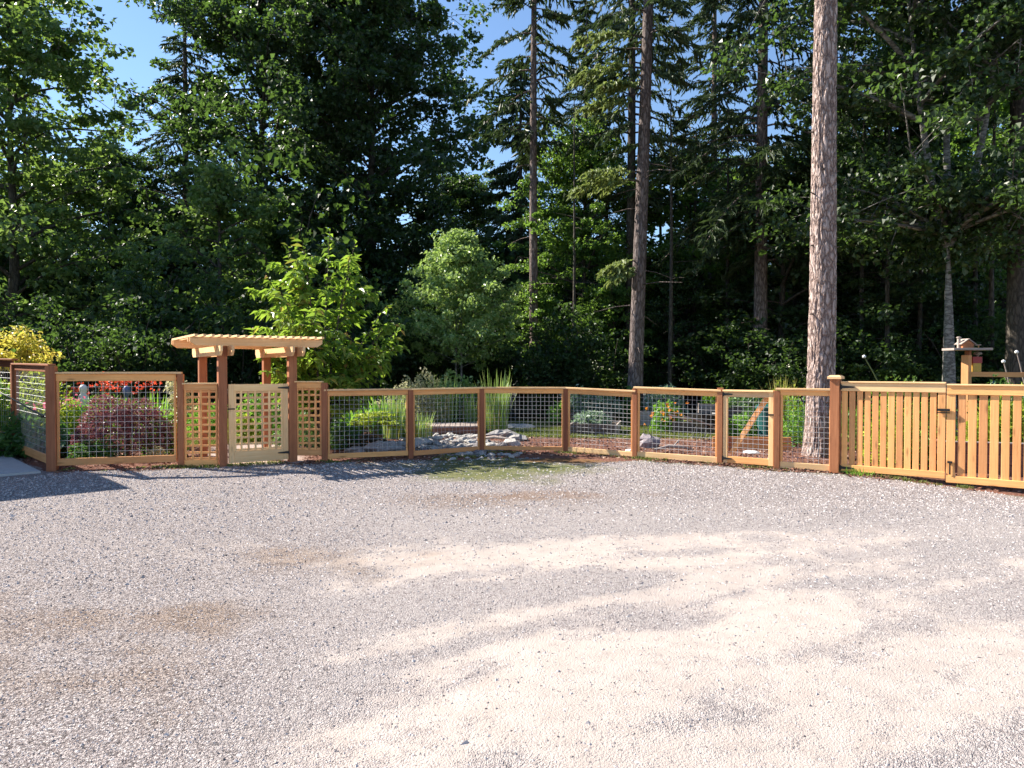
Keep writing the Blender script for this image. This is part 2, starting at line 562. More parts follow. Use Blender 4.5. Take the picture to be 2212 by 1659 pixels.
def bed_d(x, y):
    spill = .55 * sstep(-1.9, -1.0, x) * sstep(2.6, 1.6, x) + .12
    return (y - fence_y(x)) * .85 + spill + (fbm(x, y, .5, 81, 3) - .5) * .3


def bed_z(x, y):
    return ground_z(x, y) + np.clip(bed_d(x, y) * .2, -.05, .02)


k = bed_d(X[F[:, 0]], Y[F[:, 0]]) > -.5
F = F[k]
me = mesh_np('garden_bed', np.stack([X, Y, bed_z(X, Y)], -1), F, m, True)
n = fbm(X, Y, 1.2, 91, 4)[:, None]
mulch = np.array([[.20, .098, .07]]) * (.8 + .5 * n)
lawn = np.array([[.24, .26, .08]]) * (.75 + .5 * n)
pathc = np.array([[.46, .36, .32]]) * (.85 + .3 * n)
w1 = sstep(17.2, 18.0, Y + (n[:, 0] - .5) * 1.5) * sstep(24, 22, Y) * sstep(-.6, .4, X)
w2 = sstep(15.6, 16.4, Y) * sstep(-9, -8, X) * sstep(-3.8, -4.6, X) * sstep(23, 21, Y)
w3 = sstep(1.05, .85, np.abs((X + 4.75) + (Y - 13.4) * .32 + (n[:, 0] - .5) * .3)) * sstep(17.5, 16.9, Y) * sstep(-.2, .2, Y - fence_y(X) + .3)
lw = np.clip(w1 + w2, 0, 1)[:, None]
rgb = mulch * (1 - lw) + lawn * lw
rgb = rgb * (1 - w3[:, None]) + pathc * w3[:, None]
sand = (sstep(1.2, .6, np.hypot((X + 1.2) / 1.1, (Y - 15.6) / 1.7) + (n[:, 0] - .5)))[:, None]
rgb = rgb * (1 - sand) + np.array([[.33, .30, .27]]) * sand
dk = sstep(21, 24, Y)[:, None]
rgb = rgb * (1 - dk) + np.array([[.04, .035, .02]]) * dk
col_attr(me, rgb)
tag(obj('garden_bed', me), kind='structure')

# concrete walkway along the left fence, up to the porch
U = Vector((-.68, .73, 0)).normalized()
Vv = Vector((-.73, -.68, 0)).normalized()
a0 = Vector((-7.50, 11.74, 0))
c = [a0 + Vv * 0.0, a0 + Vv * 2.3, a0 + Vv * 2.3 + U * 10, a0 + U * 10]
vv = [(p.x, p.y, -.1) for p in c] + [(p.x, p.y, .035) for p in c[:2]] + [(p.x, p.y, .06) for p in c[2:]]
g = obj('walkway', mesh_np('walkway', vv, [[4, 5, 6, 7], [0, 4, 7, 3], [0, 1, 5, 4], [1, 2, 6, 5]][::1], CONCRETE))
tag(g, kind='structure')

# sky and hills need nothing more: the world is the sky
# ------------------------------------------------------------------ the house off to the left whose roof corner shades the drive
C0 = Vector((-9.08, 11.94, 0))
hs = thing('house', 'grey sided house with an overhanging dark roof beside the concrete walkway', 'house', (C0.x + Vv.x * 4 + U.x * 4, C0.y + Vv.y * 4 + U.y * 4, 0))


def hp(u, v, z):
    p = C0 + U * u + Vv * v
    return (p.x, p.y, z)


def slab(name, u0, u1, v0, v1, z0, z1, mat, parent):
    P = [hp(u, v, z) for z in (z0, z1) for u, v in ((u0, v0), (u1, v0), (u1, v1), (u0, v1))]
    F = [[0, 1, 2, 3], [7, 6, 5, 4], [0, 4, 5, 1], [1, 5, 6, 2], [2, 6, 7, 3], [3, 7, 4, 0]]
    return obj_w(name, P, F, mat, parent)


slab('wall', .7, 9, .8, 8, -.1, 3.0, SIDING, hs)
slab('roof', 0, 10, 0, 9, 3.0, 3.2, ROOFM, hs)
for k in (2.2, 5.4):
    w_ = slab('window', k, k + 1.2, .76, .81, 1.0, 2.2, WHITE, hs)
    slab('pane', k + .07, k + 1.13, .74, .77, 1.07, 2.13, GLASS, w_)
d_ = slab('door', .66, .71, 3, 3.95, .05, 2.1, BROWNWOOD, hs)

# ------------------------------------------------------------------ fences
SETBACK = .02


def wires(name, a, b, z0a, z1a, z0b, z1b, rows, dx, parent, rad=.0023):
    a = np.array([a[0], a[1]]); b = np.array([b[0], b[1]])
    L = np.linalg.norm(b - a)
    P = []
    for k in range(1, rows):
        t = k / rows
        P.append(([[*a, z0a + (z1a - z0a) * t], [*b, z0b + (z1b - z0b) * t]], [rad, rad]))
    nx = max(2, int(round(L / dx)))
    for k in range(1, nx):
        s = (k + .15 * (random.random() - .5) * .3) / nx
        p = a + (b - a) * s
        P.append(([[*p, z0a + (z0b - z0a) * s], [*p, z1a + (z1b - z1a) * s]], [rad, rad]))
    v, f = tubes(P, 4)
    return obj_w(name, v, f, WIRE, parent)


def bay(t, a, b, z, rh=.09, bh=.09, rows=13, dx=.083, stile=.04, cap=True, hw=.045, mat=None, lowmat=None):
    """one framed wire bay between posts at a and b; z = (bottom at a, top at a, bottom at b, top at b)"""
    mat = mat or CEDAR
    a2, b2 = Vector((a[0], a[1])), Vector((b[0], b[1]))
    d = (b2 - a2).normalized()
    A, B = a2 + d * hw, b2 - d * hw
    za0, za1, zb0, zb1 = z
    ct = .032 if cap else 0
    if cap:
        board('cap_rail', (a2.x - d.x * .02, a2.y - d.y * .02, za1 - ct / 2), (b2.x + d.x * .02, b2.y + d.y * .02, zb1 - ct / 2), .115, ct, CEDAR_PALE if mat is CEDAR else mat, t)
    board('top_rail', (A.x, A.y, za1 - ct - .002 - rh / 2), (B.x, B.y, zb1 - ct - .002 - rh / 2), .04, rh, mat, t)
    board('bottom_rail', (A.x, A.y, za0 + bh / 2), (B.x, B.y, zb0 + bh / 2), .04, bh, lowmat or mat, t)
    A3, B3 = A + d * stile / 2, B - d * stile / 2
    for p, q0, q1 in ((A3, za0, za1), (B3, zb0, zb1)):
        post('stile', (p.x, p.y), q0 + bh + .001, q1 - ct - rh - .003, .036, mat, t, rz=math.atan2(d.y, d.x), d=.036)
    wa, wb = A + d * stile, B - d * stile
    wires('wire_panel', wa, wb, za0 + bh, za1 - ct - rh, zb0 + bh, zb1 - ct - rh, rows, dx, t)


PA0, PA, PB = (-9.62, 14.3), (-7.46, 11.98), (-5.57, 12.43)
AR = math.radians(33)
AW = Vector((math.cos(AR), math.sin(AR))); AD = Vector((-math.sin(AR), math.cos(AR)))
FL = Vector((-4.9, 12.5)); FR = FL + AW * 1.18
BL = FL + AD * 1.7; BR = FR + AD * 1.7
PE = Vector((-3.33, 13.15))
C1, C2, C3, C4, C5, C6, C7 = (-1.87, 13.6), (-.6, 14.48), (1.06, 14.5), (2.28, 13.65), (3.61, 12.8), (4.38, 12.2), (5.15, 11.76)


def ang(a, b):
    return math.atan2(b[1] - a[1], b[0] - a[0])


# walkway fence, left of the arbor
wf = thing('wire_fence', 'taller cedar framed wire fence between the concrete walkway and the arbor', 'fence', (PA[0], PA[1], 0))
PAA = (PA0[0] - .85 * 2.6, PA0[1] + .62 * 2.6)
post('post', PA0, -.1, 1.74, .12, STAINED, wf, ang(PA0, PA))
post('post', PA, -.1, 1.705, .14, STAINED, wf, ang(PA, PB))
post('post', PB, -.1, 1.575, .10, STAINED, wf, ang(PA, PB))
bay(wf, PA0, PA, (.10, 1.775, .09, 1.74), rh=.10, bh=.14, rows=13, dx=.105, hw=.07, mat=STAINED, lowmat=CEDAR)
bay(wf, PA, PB, (.085, 1.61, .10, 1.61), rh=.115, bh=.115, rows=13, dx=.109, hw=.07, cap=True)
bay(wf, PAA, PA0, (.2, 1.9, .16, 1.86), rh=.13, bh=.13, rows=13, dx=.109, hw=.07, mat=STAINED)

# central wire fence
cf = thing('wire_fence', 'low cedar framed wire fence curving round the gravel from arbor to wire gate', 'fence', (C2[0], C2[1], 0))
zz = {0: (.06, 1.305), 1: (.07, 1.305), 2: (.06, 1.31), 3: (.05, 1.305), 4: (.045, 1.27), 5: (.03, 1.3)}
pts = [tuple(PE), C1, C2, C3, C4, C5]
angs = [ang(pts[max(0, i - 1)], pts[min(5, i + 1)]) for i in range(6)]
for i, p in enumerate(pts):
    if i == 0: continue
    post('post', p, -.12, (0, 1.272, 1.274, 1.27, 1.30, 1.335)[i], .09, STAINED, cf, angs[i])
bay(cf, PE, C1, (.06, 1.30, .07, 1.305))
bay(cf, C1, C2, (.06, 1.305, .06, 1.31))
bay(cf, C2, C3, (.08, 1.31, .06, 1.305), bh=.075)
bay(cf, C3, C4, (.045, 1.305, .035, 1.265), lowmat=CEDAR_PALE)
bay(cf, C4, C5, (.035, 1.335, .025, 1.30), rh=.085, bh=.105, lowmat=CEDAR_PALE)

# short right bay
rf = thing('wire_fence', 'short cedar framed wire bay in front of the thick sunlit trunk', 'fence', (C6[0], C6[1], 0))
post('post', C6, -.1, 1.30, .09, STAINED, rf, ang(C6, C7))
bay(rf, C6, C7, (.03, 1.345, .02, 1.345), rh=.085, bh=.105, hw=.05, lowmat=CEDAR_PALE, rows=13)

# gate post with cap
gp = thing('gate_post', 'thick red stained post with a pale sloped cap, left of the slatted gate', 'post', (C7[0], C7[1], 0))
post('shaft', C7, -.15, 1.50, .14, STAINED, gp, ang(C7, (7.45, 9.95)))
zc = 1.50
cw, ci = .105, .07
ra = ang(C7, (7.45, 9.95))
R2 = np.array([[math.cos(ra), -math.sin(ra)], [math.sin(ra), math.cos(ra)]])
vv = []
for z, h in ((zc + .001, cw), (zc + .035, cw), (zc + .06, ci)):
    for sx, sy in ((-1, -1), (1, -1), (1, 1), (-1, 1)):
        p = R2 @ np.array([sx * h, sy * h]); vv.append((C7[0] + p[0], C7[1] + p[1], z))
F = [[3, 2, 1, 0], [8, 9, 10, 11]] + [[i + 4 * l, (i + 1) % 4 + 4 * l, (i + 1) % 4 + 4 * l + 4, i + 4 * l + 4] for l in (0, 1) for i in range(4)]
obj_w('post_cap', vv, F, CEDAR_PALE, gp)


def strap_hinge(parent, p, d, n, z, L=.2, name='hinge'):
    """tapered black strap lying on the front face; d along the gate, n outwards"""
    p = Vector((p[0], p[1], z)); d = Vector((d[0], d[1], 0)); n = Vector((n[0], n[1], 0))
    up = Vector((0, 0, 1))
    V = []
    for off in (0, .012):
        for s, h in ((-.03, .045), (0, .045), (.02, .022), (L, .009)):
            V += [p + d * s + up * h + n * off, p + d * s - up * h + n * off]
    F = []
    for s in range(3):
        i = 2 * s
        F += [[i + 8, i + 10, i + 11, i + 9], [i, i + 1, i + 3, i + 2], [i, i + 2, i + 10, i + 8], [i + 1, i + 9, i + 11, i + 3]]
    F += [[6, 7, 15, 14], [0, 8, 9, 1]]
    return obj_w(name, [tuple(v) for v in V], F, BLACK, parent)


# ------------------------------------------------------------------ arbor
ab = thing('arbor', 'four post cedar arbor with a slatted top over the lattice gate', 'arbor', (FL.x, FL.y, 0), 0)
for p, zb in ((FL, -.12), (FR, -.12), (BL, -.1), (BR, -.1)):
    post('post', p, zb, 2.045, .14, STAINED, ab, AR)


def P3(base, w, d, z):
    q = base + AW * w + AD * d
    return (q.x, q.y, z)


def cut_beam(name, p0, p1, w, h, mat, parent, chop=.08):
    """beam whose lower end corners are cut at an angle"""
    p0, p1 = Vector(p0), Vector(p1)
    x = (p1 - p0).normalized(); L = (p1 - p0).length
    y = Vector((0, 0, 1)).cross(x)
    z = Vector((0, 0, 1))
    prof = [(0, h / 2), (0, -h / 2 + h * .45), (chop, -h / 2), (L - chop, -h / 2), (L, -h / 2 + h * .45), (L, h / 2)]
    c = (p0 + p1) / 2
    V = [(s - L / 2, sgn * w / 2, zz) for sgn in (-1, 1) for s, zz in prof]
    F = [np.array([[0, 1, 2, 3, 4, 5][::1], [11, 10, 9, 8, 7, 6]]), np.array([[i + 6, (i + 1) % 6 + 6, (i + 1) % 6, i] for i in range(6)])]
    M = Matrix((x, y, z)).transposed().to_4x4(); M.translation = c
    return obj(name, mesh_np(name, V, F, mat), parent, M)


for base in (FL, FR):
    for s in (-1, 1):
        cut_beam('cross_beam', P3(base, s * .092, -.42, 1.965), P3(base, s * .092, 2.1, 1.965), .04, .165, CEDAR_PALE, ab)
for base in (FL, BL):
    for s in (-1, 1):
        cut_beam('long_beam', P3(base, -.52, s * .092, 2.12), P3(base, 1.70, s * .092, 2.12), .04, .14, CEDAR_PALE, ab, .09)
ns = 17
for k in range(ns):
    w = -.46 + k * (2.1 / (ns - 1))
    board('roof_slat', P3(FL, w, -.32, 2.2105), P3(FL, w, 2.02, 2.2105), .045, .038, CEDAR_PALE, ab)


def lattice(t, a, b, z0, z1, ncol, nrow, mat, w=.036):
    """strips between a and b (xy), rails already in place"""
    a = Vector((a[0], a[1])); b = Vector((b[0], b[1])); d = (b - a).normalized(); n = Vector((d.y, -d.x))
    for k in range(ncol + 1):
        p = a + (b - a) * (k / ncol) + n * .007
        if k in (0, ncol): p = a + (b - a) * (k / ncol) + n * .007 + d * (w / 2 if k == 0 else -w / 2)
        post('lattice_strip', p, z0, z1, .0125, mat, t, ang(a, b) + math.pi / 2, d=w)
    for k in range(nrow + 1):
        z = z0 + (z1 - z0) * k / nrow
        z = min(max(z, z0 + w / 2 + .001), z1 - w / 2 - .001)
        p, q = a - n * .0065, b - n * .0065
        board('lattice_strip', (p.x, p.y, z), (q.x, q.y, z), .0125, w, mat, t)


def screen(label, a, b, z0, z1, ncol, nrow, endpost=None):
    a = Vector((a[0], a[1])); b = Vector((b[0], b[1])); d = (b - a).normalized()
    t = thing('lattice_screen', label, 'lattice screen', (a.x, a.y, 0), 0, 'lattice screens either side of the arbor')
    board('top_rail', (a.x, a.y, z1 - .05), (b.x, b.y, z1 - .05), .045, .10, CEDAR, t)
    board('cap_rail', (a.x - d.x * .02, a.y - d.y * .02, z1 + .013), (b.x + d.x * .02, b.y + d.y * .02, z1 + .013), .1, .024, CEDAR_PALE, t)
    board('bottom_rail', (a.x, a.y, z0 + .05), (b.x, b.y, z0 + .05), .045, .10, CEDAR, t)
    lattice(t, a, b, z0 + .101, z1 - .101, ncol, nrow, CEDAR)
    if endpost is not None:
        post('post', endpost, -.12, z1 - .005, .10, STAINED, t, ang(a, b))
    return t


dl = (FL - Vector(PB)).normalized()
screen('lattice screen left of the arbor gate, beside the taller wire fence', Vector(PB) + dl * .055, FL - dl * .075, .03, 1.40, 4, 10)
dr = (PE - FR).normalized()
screen('lattice screen right of the arbor gate, ending at a short dark post', FR + dr * .075, PE - dr * .052, .12, 1.42, 4, 9, endpost=PE)

# lattice gate
gt = thing('garden_gate', 'pale cedar gate with a square lattice, hung under the arbor', 'gate', (FL.x, FL.y, 0))
g0, g1 = FL + AW * .09 - AD * .03, FR - AW * .085 - AD * .03
gz0, gz1 = .06, 1.40
for p in (g0 + AW * .045, g1 - AW * .045):
    post('stile', p, gz0, gz1, .09, CEDAR_PALE, gt, AR, d=.045)
i0, i1 = g0 + AW * .0905, g1 - AW * .0905
board('top_rail', (i0.x, i0.y, gz1 - .06), (i1.x, i1.y, gz1 - .06), .045, .12, CEDAR_PALE, gt)
board('bottom_rail', (i0.x, i0.y, gz0 + .10), (i1.x, i1.y, gz0 + .10), .045, .20, CEDAR_PALE, gt)
lattice(gt, i0, i1, gz0 + .201, gz1 - .121, 7, 9, CEDAR_PALE)
nf = -AD
hx = g1 + nf * .023
for z in (1.33, .19):
    strap_hinge(gt, hx + AW * .02, -AW, nf, z, .2)
lp = g0 + nf * .024
board('latch', (lp.x - AW.x * .09, lp.y - AW.y * .09, .98), (lp.x + AW.x * .1, lp.y + AW.y * .1, .98), .02, .022, BLACK, gt)

# wire gate between C5 and C6
wg = thing('wire_gate', 'cedar framed wire gate with a long diagonal brace behind the mesh', 'gate', (C5[0], C5[1], 0))
d = (Vector(C6) - Vector(C5)).normalized(); nrm = Vector((d.y, -d.x))
q0, q1 = Vector(C5) + d * .055, Vector(C6) - d * .055
for p in (q0 + d * .04, q1 - d * .04):
    post('stile', p, .05, 1.272, .08, CEDAR_PALE, wg, ang(C5, C6), d=.045)
board('cap_rail', (q0.x, q0.y, 1.288), (q1.x, q1.y, 1.288), .10, .03, CEDAR_PALE, wg)
r0, r1 = q0 + d * .081, q1 - d * .081
board('top_rail', (r0.x, r0.y, 1.226), (r1.x, r1.y, 1.226), .04, .09, CEDAR_PALE, wg)
board('bottom_rail', (r0.x, r0.y, .105), (r1.x, r1.y, .105), .04, .11, CEDAR, wg)
bk = -nrm * .05
board('brace', (r0.x + bk.x + d.x * .04, r0.y + bk.y + d.y * .04, .2), (r1.x + bk.x - d.x * .04, r1.y + bk.y - d.y * .04, 1.2), .04, .085, CEDAR, wg)
wires('wire_panel', r0, r1, .161, 1.18, .161, 1.18, 13, .083, wg)
for z in (1.225, .12):
    strap_hinge(wg, q0 + nrm * .024, d, nrm, z, .17)
lp = q1 + nrm * .03
board('latch', (lp.x - d.x * .08, lp.y - d.y * .08, .9), (lp.x + d.x * .1, lp.y + d.y * .1, .9), .02, .025, BLACK, wg)

# slatted driveway gate: two leaves
gd = (Vector((7.45, 9.95)) - Vector(C7)).normalized()
gn = Vector((gd.y, -gd.x))
LEAF = 1.44


def gate_leaf(label, s0, n, z0, z1, slat, flip):
    o = Vector(C7) + gd * s0
    t = thing('driveway_gate', label, 'gate', (o.x, o.y, 0), 0, 'leaves of the slatted driveway gate')
    q = lambda s: o + gd * s
    a, b = q(0), q(LEAF)
    board('cap_rail', (a.x, a.y, z1 - .012), (b.x, b.y, z1 - .012), .085, .024, CEDAR_PALE, t)
    board('top_rail', (a.x, a.y, z1 - .09), (b.x, b.y, z1 - .09), .045, .128, CEDAR_PALE if not flip else CEDAR, t)
    board('bottom_rail', (a.x, a.y, z0 + .05), (b.x, b.y, z0 + .05), .045, .10, CEDAR, t)
    for k in range(n):
        s = slat / 2 + .006 + (LEAF - slat - .012) * k / (n - 1)
        nm = 'stile' if (k == 0 and flip) or (k == n - 1 and not flip) else 'slat'
        back = -gn * (0 if nm == 'stile' else .012)
        p = q(s) + back
        w = slat + (.012 if nm == 'stile' else random.uniform(-.004, .004))
        post(nm, p, z0 + .101, z1 - .1545 - (0 if nm == 'stile' else random.uniform(0, .004)), w, CEDAR, t, ang(C7, (7.45, 9.95)), d=.022)
    return t, q


t1, q1f = gate_leaf('slatted cedar gate leaf hinged on the capped post, with narrow gaps', .085, 13, .05, 1.465, .086, False)
t2, q2f = gate_leaf('slatted cedar gate leaf running out of the picture, with wider gaps', .085 + LEAF + .015, 11, .0, 1.44, .099, True)
for z in (1.375, .10):
    strap_hinge(t1, q1f(0) + gn * .024, gd, gn, z, .2)
lp = q1f(LEAF) + gn * .035
la = lp - gd * .1; lb = lp + gd * .06
board('latch', (la.x, la.y, 1.06), (lb.x, lb.y, 1.06), .03, .035, BLACK, t1)
board('latch_bar', (la.x + .0, la.y, 1.02), (lb.x, lb.y, 1.02), .016, .014, BLACK, t1)
lp = q2f(.05) + gn * .03
board('drop_bolt', (lp.x, lp.y, .28), (lp.x, lp.y, .12), .018, .018, BLACK, t2, up=(1, 0, 0))
board('bolt_bracket', (lp.x - gd.x * .03, lp.y - gd.y * .03, .30), (lp.x + gd.x * .03, lp.y + gd.y * .03, .30), .03, .03, BLACK, t2)

# handrail along the walkway
hr = thing('handrail', 'thin black handrail sloping along the walkway fence', 'handrail', (-7.6, 11.95, 0))
ha, hb = Vector((-7.52, 11.86, .90)), Vector((-11.4, 15.9, 1.38))
v, f = tubes([([tuple(ha), tuple(ha.lerp(hb, .5)), tuple(hb)], [.014] * 3)], 8)
obj_w('pipe', v, f, BLACK, hr, True)
for s in (.06, .55):
    p = ha.lerp(hb, s)
    v, f = tubes([([(p.x, p.y, p.z), (p.x, p.y, p.z - .05), (p.x + .08, p.y + .08, p.z - .07)], [.01] * 3)], 6)
    obj_w('bracket', v, f, BLACK, hr)

# ------------------------------------------------------------------ foliage builders
def leaf_arrays(C, D, Nn, L, W, fold=.18, droop=.12):
    """one folded kite per leaf: verts (4n,3), tris (2n,3)"""
    C = np.asarray(C, float); n = len(C)
    L = np.broadcast_to(np.asarray(L, float), (n,))[:, None]; W = np.broadcast_to(np.asarray(W, float), (n,))[:, None]
    D = unit(np.asarray(D, float)); S = unit(np.cross(D, Nn)); N2 = np.cross(S, D)
    v = np.empty((n, 4, 3))
    v[:, 0] = C - D * L * .5
    v[:, 1] = C + S * W * .5 - D * L * .05 + N2 * W * fold
    v[:, 2] = C + D * L * .5 - N2 * L * droop
    v[:, 3] = C - S * W * .5 - D * L * .05 + N2 * W * fold
    i = np.arange(n)[:, None] * 4
    f = np.stack([np.concatenate([i, i + 1, i + 2], 1), np.concatenate([i, i + 2, i + 3], 1)], 1).reshape(-1, 3)
    return v.reshape(-1, 3), f


def cat_geo(parts):
    V, F, n = [], [], 0
    for v, f in parts:
        V.append(v); F.append(f + n); n += len(v)
    return np.concatenate(V), np.concatenate(F)


def clump_leaves(rng, centers, per, spread, flat, L, W, up=1.0, jit=.55, out=.8):
    centers = np.asarray(centers)
    n = len(centers) * per
    base = np.repeat(centers, per, 0)
    off = rng.normal(size=(n, 3)); off /= np.linalg.norm(off, axis=1)[:, None]
    off *= (rng.random((n, 1)) ** .45)
    sp = np.repeat(rng.uniform(.5, 1.5, len(centers)) * spread, per)[:, None]
    off *= sp * np.array([[1, 1, flat]])
    C = base + off
    Nn = np.array([[0, 0, up]]) + rng.normal(size=(n, 3)) * jit + off * .4
    D = off * out / (sp + 1e-6) + rng.normal(size=(n, 3)) * .6 + np.array([[0, 0, -.25]])
    s = rng.uniform(.65, 1.25, n)
    return leaf_arrays(C, D, Nn, L * s, W * s)


def bez(p0, p1, p2, k=5):
    t = np.linspace(0, 1, k)[:, None]
    return (1 - t) ** 2 * np.array(p0) + 2 * t * (1 - t) * np.array(p1) + t * t * np.array(p2)


def broadleaf(seed, H, cb, R, nb=26, sub=7, per=80, L=.2, W=.19, clump=.6, flat=.45, lean=(0, 0), stems=None, low=.33, r0=None):
    """-> dict of trunk/limbs tube lists and crown geometry, base at the origin"""
    rng = np.random.default_rng(seed)
    top = H * .9
    n = 8
    r0 = r0 or .013 * H + .03
    trunk, limbs, cen = [], [], []
    axes = stems or [[(0, 0, 0), (lean[0] * .3, lean[1] * .3, top * .5), (lean[0], lean[1], top)]]
    for k, ax in enumerate(axes):
        P = bez(*ax, 10)
        if stems is None: P[1:-1, :2] += rng.normal(size=(8, 2)) * .0025 * H
        R_ = np.linspace(r0 if k == 0 or stems is None else r0 * .62, .02, 10)
        trunk.append((P, R_))
    nper = nb // len(axes)
    for P, R_ in trunk:
        for i in range(nper):
            t = (i + .5) / nper
            z = cb + (top - cb) * t ** .95
            zs = P[:, 2]
            p0 = np.array([np.interp(z, zs, P[:, j]) for j in range(3)])
            az = i * 2.4 + rng.normal() * .5 + seed
            e = math.sin(math.pi * (low + (.93 - low) * t)) ** .75
            ln = R * e * rng.uniform(.65, 1.12)
            rise = ln * rng.uniform(.1, .55)
            dr = np.array([math.cos(az), math.sin(az), 0])
            p2 = p0 + dr * ln + np.array([0, 0, rise])
            p1 = p0 + dr * ln * .5 + np.array([0, 0, rise * .9])
            B = bez(p0, p1, p2, 6)
            limbs.append((B, np.linspace(.035 + .012 * ln, .01, 6)))
            for j in range(sub):
                s = rng.uniform(.28, 1.05)
                q = p0 + (p1 - p0) * min(1, s * 2) if s < .5 else p1 + (p2 - p1) * (s - .5) * 2
                o = rng.normal(size=3) * np.array([1, 1, .75]) * (R * .17)
                limbs.append((np.array([q, q + o * .5 + [0, 0, .05], q + o]), [.018, .012, .006]))
                cen.append(q + o)
    cen.append(np.array(trunk[0][0][-1])); cen += [np.array(trunk[0][0][-1]) + rng.normal(size=3) * .5 for _ in range(8)]
    crown = clump_leaves(rng, cen, per, clump, flat, L, W)
    return dict(trunk=tubes(trunk, 9), limbs=tubes(limbs, 4), crown=crown)


def needles(rng, base, tip, k, L, W, hang=.3):
    """sprays of needles along straight twigs: base, tip (n,3)"""
    n = len(base)
    u = np.tile((np.arange(k) + .5) / k, n)[:, None] + rng.uniform(-.08, .08, (n * k, 1))
    b = np.repeat(base, k, 0); t = np.repeat(tip, k, 0)
    C = b + (t - b) * u
    D = unit(t - b) + rng.normal(size=(n * k, 3)) * .45 + np.array([[0, 0, -hang]])
    Nn = rng.normal(size=(n * k, 3)) * .6 + np.array([[0, 0, 1]])
    s = rng.uniform(.6, 1.3, n * k)
    return leaf_arrays(C, D, Nn, L * s, W * s, fold=.05, droop=.2)


def fir_branch(rng, p0, az, ln, droop, rise, m=22, k=6, L=.30, W=.085):
    dr = np.array([math.cos(az), math.sin(az), 0]); sd = np.array([-math.sin(az), math.cos(az), 0])
    f = lambda s: p0 + dr * (ln * s)[..., None] + np.array([0, 0, 1]) * ((rise * s - droop * s * s) * ln)[..., None]
    spine = f(np.linspace(0, 1, 6))
    s = np.sort(rng.uniform(.14, 1.0, m))
    B = f(s)
    side = np.where(np.arange(m) % 2 == 0, 1, -1)[:, None]
    tl = ((.38 * ln * (1 - s) + .26) * rng.uniform(.6, 1.2, m))[:, None]
    T = B + (dr * .65 + sd * side * rng.uniform(.5, 1, (m, 1)) + np.array([0, 0, -1]) * rng.uniform(.05, .75, (m, 1))) * tl
    g = needles(rng, B, T, k, L, W)
    return (spine, np.linspace(.012 + .011 * ln, .006, 6)), g


def conifer(seed, H, z0, Lmax, nb, r0, lean=(0, 0), m=24, k=11, L=.30, W=.07, bare=0, power=.8, sides=14, extra=()):
    rng = np.random.default_rng(seed)
    nz = 26
    tz = np.linspace(0, 1, nz)
    P = np.stack([lean[0] * tz + .02 * np.sin(tz * 7 + seed), lean[1] * tz, H * tz], -1)
    R_ = r0 * (1 - tz) ** .75 * (1 + .35 * np.exp(-tz * 40)) + .012
    limbs, geo = [], []
    spec = []
    for i in range(nb):
        t = (i + rng.random()) / nb
        z = z0 + (H * .99 - z0) * t
        ln = Lmax * ((1 - t) ** power * rng.uniform(.55, 1.1) + .1) * min(1, .55 + t * 4)
        spec.append((z, i * 2.4 + rng.normal() * .5, ln, rng.uniform(.25, .6), rng.uniform(-.1, .35)))
    spec += list(extra)
    for z, az, ln, droop, rise in spec:
        p0 = np.array([np.interp(z, P[:, 2], P[:, 0]), np.interp(z, P[:, 2], P[:, 1]), z])
        mm = max(6, int(m * (.4 + .6 * ln / Lmax)))
        sp_, g_ = fir_branch(rng, p0, az, ln, droop, rise, mm, k, L, W)
        limbs.append(sp_); geo.append(g_)
    for i in range(bare):
        z = rng.uniform(1.5, max(2, z0)); az = rng.uniform(0, 6.28); ln = rng.uniform(.4, 1.6)
        p0 = np.array([np.interp(z, P[:, 2], P[:, 0]), 0, z])
        dr = np.array([math.cos(az), math.sin(az), rng.uniform(-.3, .1)])
        limbs.append((np.array([p0, p0 + dr * ln * .5, p0 + dr * ln + [0, 0, -.1]]), [.018, .012, .004]))
    if not limbs: limbs = [(np.array([[0, 0, H * .9], [0.1, 0, H * .95]]), [.01, .01])]
    d = dict(trunk=tubes([(P, R_)], sides), limbs=tubes(limbs, 4))
    if geo: d['crown'] = cat_geo(geo)
    return d


def make_tree(name, label, cat, g, loc, barkm, leafm, rz=0, group=None, sc_=1, crown='crown'):
    t = thing(name, label, cat, loc, rz, group)
    W_ = WM[t.name] @ Matrix.Scale(sc_, 4)
    for nm, key, mt, sm in (('trunk', 'trunk', barkm, True), ('branches', 'limbs', barkm, True), (crown, 'crown', leafm, False)):
        if key in g and len(g[key][0]):
            me = mesh_np(nm, g[key][0], g[key][1], mt, sm)
            o = obj(nm, me, t, W_)
            if key == 'limbs': o['kind'] = 'stuff'
    return t


def copy_tree(src, label, loc, rz, s=(1, 1, 1), group=None, name=None, leafm=None):
    t = thing(name or src.name.split('.')[0], label, src['category'], loc, rz, group or src.get('group'))
    W_ = WM[t.name] @ Matrix.Diagonal((s[0], s[1], s[2], 1))
    for ch in [o for o in src.children]:
        c = ch.copy()
        c.parent = None
        link(c, W_, t)
        if leafm and 'crown' in c.name:
            c.data = c.data.copy(); c.data.materials[0] = leafm
    return t


